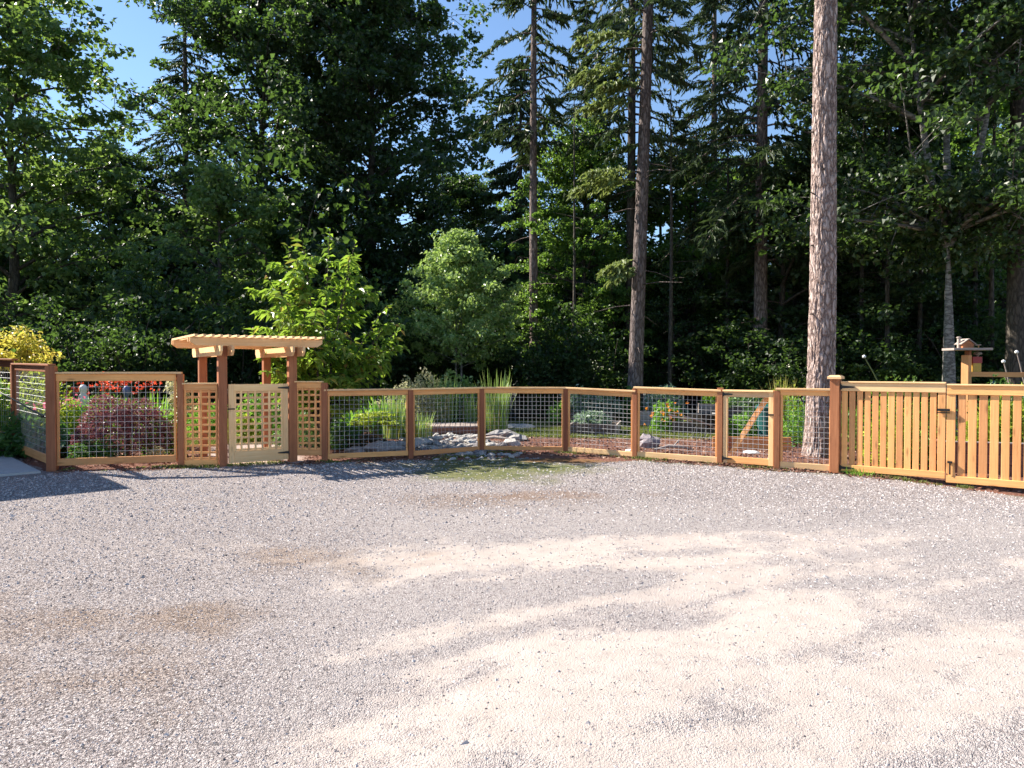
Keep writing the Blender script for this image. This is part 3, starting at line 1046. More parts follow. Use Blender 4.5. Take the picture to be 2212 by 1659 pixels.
# leaf and bark materials
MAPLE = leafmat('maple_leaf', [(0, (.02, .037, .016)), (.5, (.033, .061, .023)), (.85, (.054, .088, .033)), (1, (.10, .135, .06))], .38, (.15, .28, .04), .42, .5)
MAPLE_L = leafmat('light_maple_leaf', [(0, (.042, .085, .024)), (.5, (.085, .15, .042)), (1, (.19, .255, .09))], .42, (.26, .41, .06), .42, .45)  # paler maple leaf: sun on the lit maples is put into the colour
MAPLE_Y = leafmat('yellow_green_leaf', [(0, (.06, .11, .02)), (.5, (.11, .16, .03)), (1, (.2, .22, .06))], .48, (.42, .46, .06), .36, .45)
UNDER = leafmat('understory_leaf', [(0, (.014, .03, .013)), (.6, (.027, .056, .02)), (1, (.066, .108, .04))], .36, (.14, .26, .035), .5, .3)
UNDER_L = leafmat('bright_understory_leaf', [(0, (.045, .10, .022)), (.6, (.08, .16, .034)), (1, (.145, .23, .06))], .45, (.30, .50, .06), .38, .45)  # brighter understory leaf: light on the lit trees is put into the colour
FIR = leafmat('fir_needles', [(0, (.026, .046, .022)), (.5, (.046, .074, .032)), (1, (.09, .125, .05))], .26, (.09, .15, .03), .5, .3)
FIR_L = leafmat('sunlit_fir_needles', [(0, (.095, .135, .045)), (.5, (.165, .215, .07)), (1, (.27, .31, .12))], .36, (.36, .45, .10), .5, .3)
CHERRY = leafmat('lance_leaf', [(0, (.075, .16, .025)), (.5, (.14, .26, .04)), (.86, (.20, .32, .06)), (.93, (.28, .31, .06)), (1, (.44, .20, .07))], .45, (.38, .56, .05), .4, .5)
BIRCH = leafmat('small_glossy_leaf', [(0, (.14, .24, .07)), (.6, (.24, .37, .12)), (1, (.42, .50, .24))], .45, (.36, .50, .09), .38, .5)
BARK_BIG = bark('fir_bark', [(.1, (.12, .08, .068)), (.5, (.32, .23, .20)), (.95, (.48, .375, .335)), (1.0, (.52, .41, .37))], 13, 4.2, 1.0, .03)
BARK_FIR = bark('dark_fir_bark', [(.1, (.06, .045, .04)), (.6, (.17, .125, .11)), (1, (.26, .2, .18))], 12, 3, .8, .03)
BARK_PINE = bark('grey_fir_bark', [(.1, (.055, .042, .038)), (.6, (.135, .104, .096)), (1, (.21, .17, .16))], 12, 3, .8, .03)
BARK_ALDER = bark('pale_alder_bark', [(.1, (.06, .056, .052)), (.5, (.15, .14, .13)), (1, (.26, .245, .225))], 4, 9, .4, .015)
BARK_DARK = bark('dark_bark', [(.1, (.035, .03, .026)), (1, (.10, .085, .07))], 10, 3, .7, .02)

# ------------------------------------------------------------------ big trunk in the garden (fissured geometry)
def big_trunk():
    x0, y0 = at(1771, 13.9)
    nz, na = 420, 150
    H = 24
    z = np.concatenate([np.linspace(-.15, 10, 330), np.linspace(10, H, 90)[0:]])
    th = np.arange(na) * 2 * math.pi / na
    Zg, Tg = np.meshgrid(z, th, indexing='ij')
    r = .262 * (1 - Zg / 34) * (1 + .22 * np.exp(-np.clip(Zg, 0, 99) * 2.6)) + .02 * np.exp(-np.clip(Zg, 0, 9) * .5) * np.sin(Tg * 3 + 1)
    # bark plates: ridged noise wrapped round the trunk, long in z
    cx, cy = np.cos(Tg), np.sin(Tg)

    def wrapped(fx, fz, seed):
        w = .5 + .5 * np.cos(Tg)        # blend two seam-shifted samples
        a = vn(Tg * fx, Zg * fz, 1.0, seed); b_ = vn(((Tg + math.pi) % (2 * math.pi)) * fx + 50, Zg * fz, 1.0, seed)
        return a * (1 - w) + b_ * w
    warp = (wrapped(2.2, 1.3, 5) - .5) * 1.6
    def wr2(fx, fz, seed):
        w = .5 + .5 * np.cos(Tg)
        a = vn(Tg * fx + warp, Zg * fz, 1.0, seed); b_ = vn(((Tg + math.pi) % (2 * math.pi)) * fx + 50 + warp, Zg * fz, 1.0, seed)
        return a * (1 - w) + b_ * w
    rid = 1 - np.abs(wr2(5.5, 2.1, 3) * 2 - 1)
    fiss = sstep(.72, 1.0, rid)
    rid2 = sstep(.7, 1, 1 - np.abs(wr2(11, 4.5, 7) * 2 - 1))
    r = r - .020 * fiss - .009 * rid2 + .012 * (wr2(16, 9, 13) - .5)
    lx = .008 * Zg + .015 * np.sin(Zg * .6)
    V = np.stack([x0 + lx + r * np.cos(Tg), y0 + r * np.sin(Tg), Zg], -1).reshape(-1, 3)
    i = np.arange(len(z) - 1)[:, None] * na; j = np.arange(na)[None, :]; j2 = (j + 1) % na
    F = np.stack([i + j, i + j2, i + na + j2, i + na + j], -1).reshape(-1, 4)
    t = thing('fir_tree', 'thick bare pinkish brown fir trunk in full sun, nearest of the trunks', 'tree', (x0, y0, 0))
    obj_w('trunk', V, F, BARK_BIG, t, True)
    rng = np.random.default_rng(15)
    for q in range(11):
        zz_ = rng.uniform(2.2, 9); az = rng.uniform(2.6, 6.6); rr_ = .25 * (1 - zz_ / 34); ln = rng.uniform(.04, .16)
        d_ = np.array([math.cos(az), math.sin(az), rng.uniform(-.2, .3)])
        p_ = np.array([x0 + .008 * zz_, y0, zz_]) + d_ * (rr_ - .03)
        v, f = tubes([(np.array([p_, p_ + d_ * (ln * .5 + .03), p_ + d_ * (ln + .03)]), [.018, .012, .007])], 6)
        obj_w('branch_stub', v, f, BARK_DARK, t)
    # crown far above the frame
    rng = np.random.default_rng(5)
    limbs, geo = [], []
    for q in range(34):
        zz_ = 17.5 + 7 * q / 34
        s, g_ = fir_branch(rng, np.array([x0 + .008 * zz_, y0, zz_]), q * 2.4, 2.6 * (1 - q / 40) + .3, .5, .1, 14, 5)
        limbs.append(s); geo.append(g_)
    v, f = cat_geo(geo)
    obj_w('crown', v, f, FIR, t)
    v, f = tubes(limbs, 4)
    tag(obj_w('branches', v, f, BARK_FIR, t), kind='stuff')


big_trunk()

# ------------------------------------------------------------------ firs
def xyz(b, d, z=-.1):
    p = at(b, d); return (p[0], p[1], z)


L_ = math.pi
g = conifer(11, 27, 11.0, 2.5, 60, .215, lean=(.75, 0), bare=16, m=20, extra=[
    (11.2, L_ * .98, 2.1, .4, .15), (10.4, L_ * 1.06, 1.7, .45, .2), (9.9, L_ * .93, 1.5, .4, .1), (11.8, .1, 1.6, .5, 0), (10.6, -.3, 1.3, .4, -.1),
    (9.0, L_ * 1.02, 1.3, .5, .1), (8.4, L_ * .97, 1.0, .4, .1), (8.7, .2, .9, .5, 0)])
t = make_tree('fir_tree', 'tall straight grey brown fir trunk behind the middle of the wire fence', 'tree', g, xyz(1371, 22), BARK_PINE, FIR)
# its few low boughs; sunlight is put into a lighter needle colour
rng = np.random.default_rng(12)
for z, ln, az, dr_ in ((7.2, 2.0, L_ * 1.04, .3), (7.45, 1.7, L_ * 1.12, .25), (4.85, 1.0, L_ * 1.08, .5), (4.6, .85, L_ * 1.2, .6), (10.5, 2.1, L_ * 1.05, .35), (9.5, 1.9, L_ * 1.12, .35), (9.9, 1.6, L_ * 1.2, .3), (11.4, 2.0, L_ * 1.1, .3)):
    bx, by, _ = xyz(1371, 22)
    sp_, g_ = fir_branch(rng, np.array([bx + .75 * z / 27 - .12, by - .1, z]), az, ln, dr_, .12, 54, 10, .2, .075)
    v, f = tubes([sp_], 5)
    o = obj_w('bough', v, f, BARK_DARK, t)
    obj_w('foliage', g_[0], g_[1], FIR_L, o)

g = conifer(21, 25, 9.6, 2.5, 62, .17, bare=10, m=24)
make_tree('fir_tree', 'slender dark fir trunk rising beside the blue gap in the forest', 'tree', g, xyz(1153, 27), BARK_FIR, FIR)
g = conifer(23, 26, 8.0, 3.4, 88, .2, bare=8, m=22)
make_tree('fir_tree', 'dark fir trunk half hidden behind the straight grey brown one', 'tree', g, xyz(1362, 28), BARK_DARK, FIR)
g = conifer(31, 16, 1.5, 2.9, 110, .16, m=28)
t_low = make_tree('fir_tree', 'bushy dark fir clothed to low down behind the slender trunk', 'tree', g, xyz(1125, 34), BARK_DARK, FIR)
g = conifer(41, 27, 5.2, 3.7, 108, .235, bare=10, m=30, extra=[(6.2, L_ * 1.1, 2.6, .5, 0), (7.4, L_ * .95, 2.8, .5, .1), (8.6, L_ * 1.12, 3.0, .45, .1), (6.8, -.2, 1.8, .5, 0)])
t_big = make_tree('fir_tree', 'dark fir with heavy drooping boughs left of the thick sunlit trunk', 'tree', g, xyz(1643, 25), BARK_FIR, FIR)
g = conifer(51, 26, 12, 3.2, 40, .24, bare=14, m=20)
make_tree('fir_tree', 'dark thick fir trunk at the far right edge of the picture', 'tree', g, xyz(2192, 19.5), BARK_DARK, FIR)
copy_tree(t_big, 'fir with open feathery boughs between the two leafy trees on the left', xyz(405, 44), 1.2, (1.15, 1.15, 1.0), leafm=None)
copy_tree(t_low, 'small fir at the foot of the leafy trees on the left', xyz(575, 38), 2.2, (.85, .85, .65))
FG = 'firs deep in the forest'
FLAB = 'dark fir standing deep in the forest behind the front trees'
for b_, d_, s_, rz in ((60, 46, .95, .4), (760, 56, .85, 1.1), (1265, 42, .92, 2.9), (1540, 36, .98, 4.0), (1800, 38, .9, 5.1), (1960, 33, .95, .9), (2120, 37, 1.0, 1.9), (2290, 30, .9, 3.3), (250, 46, .72, 2.5), (-120, 38, .9, 4.4), (1450, 44, .7, 5.6)):
    copy_tree(t_big if s_ > .8 else t_low, FLAB, xyz(b_, d_), rz, (s_, s_, s_ * .92), FG)

# ------------------------------------------------------------------ broadleaf trees
g1_ = broadleaf(3, 26.5, 4.0, 6.7, nb=60, sub=10, per=95, L=.25, W=.24, clump=.95)
t_m1 = make_tree('maple_tree', 'huge dark rounded maple filling the middle left, bordering the blue gap', 'tree', g1_, xyz(806, 40), BARK_DARK, MAPLE)
g2_ = broadleaf(4, 27, 4.0, 7.0, nb=56, sub=10, per=90, L=.25, W=.24, clump=.95)
t_m2 = make_tree('maple_tree', 'tall maple with lit green sprays left of the huge rounded one', 'tree', g2_, xyz(570, 42), BARK_DARK, MAPLE)
g3_ = broadleaf(6, 18.5, 2.5, 4.8, nb=40, sub=8, per=70, L=.23, W=.22, clump=.75)
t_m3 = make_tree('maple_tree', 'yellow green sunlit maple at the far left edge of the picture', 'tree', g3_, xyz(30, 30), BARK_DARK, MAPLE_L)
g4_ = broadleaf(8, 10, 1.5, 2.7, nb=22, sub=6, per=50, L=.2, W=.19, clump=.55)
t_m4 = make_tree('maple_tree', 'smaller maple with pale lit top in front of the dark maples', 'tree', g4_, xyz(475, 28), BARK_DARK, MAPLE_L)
t5 = [[(0, 0, 0), (-.05, 0, 3.5), (-.1, 0, 5.2)], [(-.1, 0, 4.9), (-.9, -.2, 6.6), (-1.5, -.2, 13.5)], [(-.1, 0, 4.9), (.9, -.2, 6.8), (1.1, -.3, 13.0)], [(-.05, 0.1, 5.0), (.1, .4, 7), (.0, .5, 14)]]
g5_ = broadleaf(9, 15, 7.8, 4.3, nb=60, sub=9, per=85, L=.155, W=.14, clump=.7, stems=t5, r0=.2)
make_tree('maple_tree', 'pale barked tree forking into three stems behind the slatted gate', 'tree', g5_, xyz(2052, 19), BARK_ALDER, MAPLE)
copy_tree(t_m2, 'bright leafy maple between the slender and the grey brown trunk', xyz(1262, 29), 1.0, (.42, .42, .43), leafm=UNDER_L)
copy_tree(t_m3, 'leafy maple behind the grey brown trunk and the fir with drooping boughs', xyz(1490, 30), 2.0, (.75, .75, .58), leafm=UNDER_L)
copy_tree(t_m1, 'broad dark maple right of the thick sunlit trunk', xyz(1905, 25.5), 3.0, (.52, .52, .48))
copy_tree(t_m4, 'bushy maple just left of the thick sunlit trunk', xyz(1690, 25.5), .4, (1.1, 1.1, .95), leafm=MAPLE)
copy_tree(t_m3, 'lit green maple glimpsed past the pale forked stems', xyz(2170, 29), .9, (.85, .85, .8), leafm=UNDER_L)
copy_tree(t_m2, 'dark maple behind the yellow green one at the left edge', xyz(250, 44), 2.6, (.7, .7, .58))
copy_tree(t_m1, 'dim leafy tree closing the foot of the blue gap', xyz(1000, 50), 2.2, (.62, .62, .60))
BG = 'leafy trees deep in the forest'
BLAB = 'dark leafy tree standing deep in the forest behind the front trees'
for k, (b_, d_, s_) in enumerate(((-160, 36, .6), (420, 56, .6), (700, 54, .6), (960, 52, .42), (1190, 47, .40), (1400, 46, .52), (1620, 44, .62), (1800, 33, .5), (2020, 42, .68), (2260, 38, .62), (1090, 56, .34), (1530, 54, .5), (2400, 28, .55), (100, 54, .6))):
    copy_tree((t_m1, t_m2, t_m3)[k % 3], BLAB, xyz(b_, d_), k * 1.3, (s_, s_, s_ * .9), BG, leafm=MAPLE)

# slim bare stems inside the forest on the right
STG = 'slim dark stems in the forest'
stem = conifer(61, 14, 13.5, .5, 0, .075, bare=9, sides=7)
st0 = None
for k, (b_, d_, s_, rz) in enumerate(((1448, 25, .8, 0), (1240, 26, .75, 1), (1860, 24, 1, 2), (1890, 27, 1.1, 3), (1915, 23, .9, 4), (1945, 26, 1.2, 5), (1985, 24, 1, 6), (2010, 28, 1.2, .6), (2105, 25, 1.1, 1.6), (2140, 22, 1, 2.6), (1500, 29, 1.2, 3.6), (1570, 27, 1, 4.6), (1310, 30, 1.3, 5.6), (1425, 31, 1.2, .3), (1715, 27, 1, 1.3), (1838, 29, 1.3, 2.1))):
    if st0 is None:
        st0 = make_tree('slim_tree', 'slim pale stem just right of the straight grey brown trunk', 'tree', stem, xyz(b_, d_), BARK_DARK, FIR)
        for c_ in st0.children: c_.scale = (1, 1, s_)
    else:
        copy_tree(st0, 'slim dark stem among the shaded trees beyond the fence', xyz(b_, d_), rz, (s_ * 1.1, s_ * 1.1, .8), STG)
st0.children[0].data.materials[0] = BARK_DARK

# understory: shrubs and saplings along the forest edge
def shrub_geo(seed, H, R, n, L, W, stems=9):
    rng = np.random.default_rng(seed)
    limbs, cen = [], []
    for k in range(stems):
        az = k * 2.4 + rng.normal() * .3; r_ = R * rng.uniform(.3, .95); h = H * rng.uniform(.55, 1)
        tip = np.array([math.cos(az) * r_, math.sin(az) * r_, h])
        B = bez((0, 0, 0), (tip[0] * .3, tip[1] * .3, h * .75), tip, 6)
        limbs.append((B, np.linspace(.03, .008, 6)))
        for s in np.linspace(.3, 1, 6):
            cen.append(B[int(s * 5)] + rng.normal(size=3) * .28)
    return dict(limbs=tubes(limbs, 4), crown=clump_leaves(rng, cen, n, .5, .55, L, W))


SG = 'shrubs along the dark forest edge'
SLAB = 'dark leafy shrub at the shaded forest edge behind the fence'
SP = {180: 'behind the left end of the red crocosmia', 420: 'behind the rear left arbor post', 1250: 'behind the rear raised bed', 60: 'behind the golden maple', 290: 'behind the purple mound', 330: 'rising tall behind the sword leaved iris',
      520: 'filling the gap under the arbor roof', 620: 'behind the right arbor posts', 700: 'rising tall behind the spreading cherry tree', 790: 'behind the path light and ferns', 880: 'behind the cream variegated shrub',
      960: 'behind the reeds by the plank bridge', 1010: 'rising tall behind the slim birch', 1060: 'behind the tall dense reed clump', 1110: 'behind the white flat stone', 1180: 'low, above the fourth post of the wire fence', 1320: 'between the raised beds and the grey brown trunk',
      1410: 'just right of the grey brown trunk', 1480: 'above the dark grey raised bed', 1560: 'above the hinge post of the wire gate', 1620: 'at the foot of the fir with drooping boughs', 1690: 'just left of the thick sunlit trunk', 1750: 'hidden partly by the thick sunlit trunk',
      1835: 'just right of the thick sunlit trunk', 1880: 'above the left half of the first gate leaf', 1930: 'above the leaning flower stalk', 1990: 'above the meeting of the gate leaves', 2075: 'behind the pale forked tree', 2130: 'right of the bird table',
      2180: 'above the single cedar rail', 2240: 'at the far right edge of the picture', -60: 'beyond the left edge, behind the handrail', 2320: 'beyond the right edge, behind the cedar rail'}
sh = [make_tree('forest_shrub', 'dark leafy forest edge shrub ' + SP[b_], 'shrub', shrub_geo(70 + k, 3.4, 1.7, 62, .14, .12), xyz(b_, d_), BARK_DARK, UNDER, 0, SG, crown='foliage')
      for k, (b_, d_) in enumerate(((180, 22), (420, 22.5), (1250, 24)))]
GONE = (1480, 1750, 1990, 1110, 620, 1410, 1880)
for k, (b_, d_, s_) in enumerate(((60, 24, 1.2), (290, 21.5, 1.05), (330, 25, 1.5), (520, 24, 1.3), (620, 23, 1.2), (700, 24.5, 1.5), (790, 23.5, 1.25), (880, 27, 1.3), (960, 28, 1.1), (1010, 29, 1.4), (1060, 28, 1.05),
                                   (1110, 25, 1.3), (1180, 24, .9), (1320, 25.5, 1.0), (1410, 25, .9), (1480, 24.5, 1.1), (1560, 25.5, 1.2), (1620, 24, 1.0), (1690, 23, .9), (1750, 25, 1.2), (1835, 22.5, 1.0), (1880, 24, 1.3), (1930, 22, .9), (1990, 23, 1.1),
                                   (2075, 22, 1.0), (2130, 24, 1.2), (2180, 21.5, 1.0), (2240, 23, 1.3), (-60, 25, 1.4), (2320, 22, 1.2))):
    if b_ in GONE: continue
    lm = UNDER_L if k in (13, 17, 26, 12) else None
    lab = ('bright green forest edge shrub ' if lm else 'dark leafy forest edge shrub ') + SP[b_]
    copy_tree(sh[k % 3], lab, xyz(b_, d_), k * 1.9, (s_, s_, s_ * (1 if k < 13 else .85)), SG, leafm=lm)
for b_, d_, s_, h_, lm, lab in ((300, 27, .55, .62, None, 'slim leafy sapling rising behind the purple mound'), (640, 28, .5, .6, None, 'slim leafy sapling behind the spreading cherry tree'), (1165, 27.5, .5, .5, UNDER_L, 'bright leafy sapling just right of the slender dark fir trunk'),
                           (1325, 28, .5, .62, UNDER_L, 'bright leafy sapling just left of the straight grey brown trunk'), (1455, 27, .5, .55, UNDER, 'dark leafy sapling right of the straight grey brown trunk'), (1570, 29, .6, .66, UNDER_L, 'lit leafy sapling under the drooping fir boughs'),
                           (1800, 27, .6, .7, UNDER, 'dark leafy sapling behind the thick sunlit trunk'), (1880, 26, .45, .5, UNDER_L, 'lit leafy sapling above the first gate leaf'), (1985, 27, .6, .62, UNDER, 'dark leafy sapling left of the pale forked tree'), (2125, 26, .55, .6, UNDER_L, 'lit leafy sapling right of the pale forked tree')):
    copy_tree(t_m4, lab, xyz(b_, d_), b_ * .7, (s_, s_, h_), 'leafy saplings inside the forest edge', leafm=lm, name='sapling')
# deep layer closing the view between the trunks
DG = 'thicket deep in the forest'
for k in range(26):
    b_ = -150 + k * 100 + random.uniform(-40, 40)
    d_ = random.uniform(33, 47)
    s_ = random.uniform(2.0, 2.9)
    copy_tree(sh[k % 3], 'dim leafy thicket deep between the trunks of the forest', xyz(b_, d_), k * 1.1, (s_, s_, s_), DG)

# ------------------------------------------------------------------ small garden trees
def lance_tree():
    rng = np.random.default_rng(101)
    limbs, V = [], []
    C, D, Nn, LL = [], [], [], []
    tips = []
    for k in range(18):
        az = k * 2.4 + rng.normal() * .25
        lean = rng.uniform(.25, 1.0) if k else .1
        h = 4.75 * (1 - .52 * lean ** 1.6) * rng.uniform(.93, 1.0)
        r_ = 1.85 * lean
        tip = np.array([math.cos(az) * r_, math.sin(az) * r_, h])
        B = bez((0, 0, .25), (tip[0] * .35, tip[1] * .35, h * .62), tip, 12)
        limbs.append((B, np.linspace(.032, .006, 12)))
        kids = [(B, .28)]
        for j in range(11):
            s = rng.uniform(.2, .92); p = B[int(s * 11)]
            a2 = az + rng.normal() * 1.1
            ln = rng.uniform(.5, 1.05) * (1.1 - .5 * s)
            q = p + np.array([math.cos(a2) * ln, math.sin(a2) * ln, ln * rng.uniform(-.15, .65)])
            b2 = bez(p, (p + q) / 2 + [0, 0, .12], q, 8)
            limbs.append((b2, np.linspace(.012, .004, 8))); kids.append((b2, .05))
        for b2, s0 in kids:
            nl = 46 if s0 > .1 else 22
            for q in range(nl):
                s = s0 + (1 - s0) * q / (nl - 1)
                f = s * (len(b2) - 1); i = min(int(f), len(b2) - 2)
                p = b2[i] + (b2[i + 1] - b2[i]) * (f - i)
                dr = unit(b2[i + 1] - b2[i])
                sd = unit(np.cross(dr, [0, 0, 1]) + 1e-6) * (1 if q % 2 else -1)
                d_ = dr * .45 + sd * .8 + rng.normal(size=3) * .3 + [0, 0, -.35]
                d_ = unit(d_)
                l_ = rng.uniform(.16, .26)
                C.append(p + d_ * l_ * .5); D.append(d_); Nn.append(np.array([0, 0, 1]) + rng.normal(size=3) * .4); LL.append(l_)
    LL = np.array(LL)
    g_ = leaf_arrays(np.array(C), np.array(D), np.array(Nn), LL, LL * .42, fold=.16, droop=.22)
    return dict(trunk=tubes([(np.array([[0, 0, -.1], [.02, .01, .2], [0, 0, .45]]), [.06, .055, .04])], 8), limbs=tubes(limbs, 5), crown=g_)


p = at(712, 15.2)
make_tree('cherry_tree', 'young spreading tree with long drooping bright leaves beside the arbor', 'small tree', lance_tree(), (p[0] - .15, p[1], 0), BARK_DARK, CHERRY)

def light_tree():
    rng = np.random.default_rng(102)
    limbs, cen = [], []
    tr = []
    for dx in (-.05, .07):
        B = bez((dx, 0, 0), (dx * 2, 0, 2.6), (dx * .5, 0, 5.4), 10); tr.append((B, np.linspace(.04, .01, 10)))
    for k in range(74):
        t_ = (k + .5) / 74
        z = 1.5 + 3.9 * t_
        az = k * 2.4; ln = 2.35 * min(1, .72 + 2.2 * t_) * (1 - t_) ** .72 * rng.uniform(.75, 1.15) + .12
        p0 = np.array([0, 0, z]); p2 = p0 + np.array([math.cos(az) * ln, math.sin(az) * ln, ln * .35])
        B = bez(p0, (p0 + p2) / 2 + [0, 0, .1], p2, 5); limbs.append((B, np.linspace(.014, .004, 5)))
        for s in (.25, .5, .75, .8, 1.0):
            cen.append(B[int(s * 4)] + rng.normal(size=3) * .12)
    return dict(trunk=tubes(tr, 7), limbs=tubes(limbs, 4), crown=clump_leaves(rng, cen, 60, .3, .6, .115, .08, jit=.7))


make_tree('birch_tree', 'slim light green young tree on two pale stems, right of the spreading one', 'small tree', light_tree(), xyz(990, 24.6, 0), BARK_ALDER, BIRCH, sc_=1.1)

# ------------------------------------------------------------------ garden plants
def gz(p):
    return float(bed_z(np.array([p[0]]), np.array([p[1]]))[0])


def plant_thing(name, label, cat, p, group=None):
    return thing(name, label, cat, (p[0], p[1], gz(p)), 0, group)


def mound(rng, R, H, n, L, W, jit=.6, out=1.0, up=.6, shell=.35, down=0, flat0=0.02):
    """leaves through the outer part of a dome of radius R and height H (R may be an (rx, ry) pair)"""
    rx, ry = R if isinstance(R, tuple) else (R, R)
    d = rng.normal(size=(n, 3)); d[:, 2] = np.abs(d[:, 2]); d = unit(d)
    rad = 1 - shell * rng.random(n) ** 1.5
    rad = rad * (.82 + .36 * vn(d[:, 0] * 3 + d[:, 2] * 2, d[:, 1] * 3 + 9, 1.0, int(rng.integers(99))))
    C = d * rad[:, None] * np.array([[rx, ry, H]])
    C[:, 2] = np.maximum(C[:, 2], flat0)
    Nn = d * .8 + np.array([[0, 0, up]]) + rng.normal(size=(n, 3)) * jit
    D = d * out + rng.normal(size=(n, 3)) * .6 + np.array([[0, 0, -down]])
    s = rng.uniform(.65, 1.3, n)
    return leaf_arrays(C, D, Nn, L * s, W * s)


def stems_geo(rng, n, R, H, r=.008):
    P = []
    for k in range(n):
        az = rng.uniform(0, 6.28); q = R * rng.uniform(.2, .8)
        P.append((bez((0, 0, -.03), (math.cos(az) * q * .3, math.sin(az) * q * .3, H * .6), (math.cos(az) * q, math.sin(az) * q, H * rng.uniform(.6, .9)), 5), np.linspace(r, r * .4, 5)))
    return tubes(P, 5)


def blades(rng, n, R, h, w, lean=.35, curl=.3, lo=.7):
    """strap leaves: 4 cross sections each"""
    az = rng.uniform(0, 6.28, n); rr = R * np.sqrt(rng.random(n))
    base = np.stack([np.cos(az) * rr, np.sin(az) * rr, np.zeros(n) - .02], -1)
    a2 = az + rng.normal(size=n) * .6
    hh = h * rng.uniform(lo, 1.0, n); ll = hh * np.abs(rng.normal(size=n)) * lean
    dr = np.stack([np.cos(a2), np.sin(a2), np.zeros(n)], -1)
    sdv = np.stack([-np.sin(a2 + rng.normal(size=n) * .8), np.cos(a2), np.zeros(n)], -1); sdv = unit(sdv)
    V = np.empty((n, 5, 2, 3))
    for i, t_ in enumerate((0, .35, .65, .88, 1)):
        z = hh * (t_ - curl * t_ ** 3 * (ll / hh))
        c_ = base + dr * (ll * t_ ** 1.7)[:, None] + np.stack([0 * z, 0 * z, z], -1)
        ww = w * (1, 1, .85, .5, .05)[i] * .5
        V[:, i, 0] = c_ - sdv * ww; V[:, i, 1] = c_ + sdv * ww
    i = np.arange(n)[:, None] * 10
    F = np.concatenate([np.stack([i[:, 0] + 2 * s, i[:, 0] + 2 * s + 1, i[:, 0] + 2 * s + 3, i[:, 0] + 2 * s + 2], -1) for s in range(4)])
    return V.reshape(-1, 3), F


def add(t, name, g_, mat, stuff=False, smooth=False):
    o = obj(name, mesh_np(name, g_[0], g_[1], mat, smooth), t)
    if name == 'flowers': o['kind'] = 'stuff'
    return o


STEM = plain('green_stem', (.10, .13, .04), .6)
STEMB = plain('brown_stem', (.10, .065, .04), .8)
GOLD = leafmat('golden_leaf', [(0, (.34, .36, .05)), (.6, (.54, .50, .09)), (1, (.66, .42, .12))], .42, (.8, .72, .12), .45, .35)
LIME = leafmat('lime_leaf', [(0, (.17, .28, .025)), (.6, (.32, .43, .045)), (1, (.50, .55, .09))], .42, (.5, .58, .06), .45, .35)
GREEN = leafmat('fresh_green_leaf', [(0, (.085, .21, .03)), (.6, (.16, .34, .05)), (1, (.29, .47, .09))], .42, (.28, .5, .05), .42, .4)
DKGREEN = leafmat('deep_green_leaf', [(0, (.035, .095, .025)), (.6, (.065, .16, .042)), (1, (.11, .23, .06))], .36, (.14, .3, .03), .4, .45)
HOSTA = leafmat('hosta_leaf', [(0, (.09, .18, .07)), (.6, (.16, .27, .11)), (1, (.34, .42, .24))], .3, (.28, .42, .1), .4, .45)
BLUEG = leafmat('grey_green_leaf', [(0, (.12, .19, .13)), (.6, (.22, .31, .23)), (1, (.38, .46, .38))], .3, (.3, .45, .2), .5, .4)
CREAM = leafmat('variegated_leaf', [(0, (.16, .20, .07)), (.35, (.44, .42, .22)), (1, (.68, .62, .40))], .32, (.7, .68, .35), .45, .35)
PURPLE = leafmat('purple_leaf', [(0, (.09, .035, .048)), (.6, (.20, .085, .105)), (1, (.40, .23, .24))], .28, (.36, .10, .10), .45, .5)
REDF = leafmat('red_petal', [(0, (.42, .03, .02)), (1, (.62, .10, .05))], .4, (.9, .12, .05), .5, .3)
ORANGEF = leafmat('orange_petal', [(0, (.75, .20, .02)), (1, (.85, .34, .04))], .4, (.95, .35, .05), .5, .3)
PINKF = leafmat('pink_petal', [(0, (.5, .06, .16)), (1, (.7, .3, .4))], .4, (.9, .2, .3), .5, .3)
REED = leafmat('reed_blade', [(0, (.14, .25, .06)), (.6, (.25, .40, .11)), (1, (.45, .50, .18))], .35, (.36, .5, .1), .45, .35)
REEDY = leafmat('yellowing_blade', [(0, (.16, .18, .04)), (.5, (.28, .28, .07)), (1, (.44, .34, .14))], .35, (.55, .5, .12), .45, .35)
GRASSM = leafmat('short_grass', [(0, (.09, .12, .03)), (.5, (.16, .19, .05)), (1, (.28, .27, .10))], .3, (.3, .38, .07), .6, .25)

R_ = np.random.default_rng(200)
# golden Japanese maple over the left fence
p = at(45, 17.2)
t = plant_thing('golden_maple', 'small golden yellow maple showing over the walkway fence at the left edge', 'small tree', p)
add(t, 'stem', tubes([(bez((0, 0, 0), (.1, 0, 1), (.0, 0, 1.9), 6), np.linspace(.04, .015, 6))] + [(bez((0, 0, 1.0), (dx * .4, 0, 1.5), (dx, dy, dz), 5), np.linspace(.02, .006, 5)) for dx, dy, dz in ((-.45, .1, 1.9), (.3, -.2, 2.1), (-.1, .3, 2.2), (.4, .2, 1.7), (-.7, -.2, 1.8))], 6), STEMB)
cen = np.array([(-.45, .1, 1.95), (-.25, 0, 2.25), (.05, -.1, 2.4), (.3, -.2, 2.25), (.4, .2, 1.95), (.1, 0, 2.0), (-.75, -.1, 1.9), (-.9, .1, 1.75), (.25, 0, 1.7), (-.1, .2, 1.75), (-.5, -.2, 1.65), (.45, -.1, 1.6)])
add(t, 'foliage', clump_leaves(R_, cen, 150, .36, .55, .13, .06, jit=.6), GOLD)
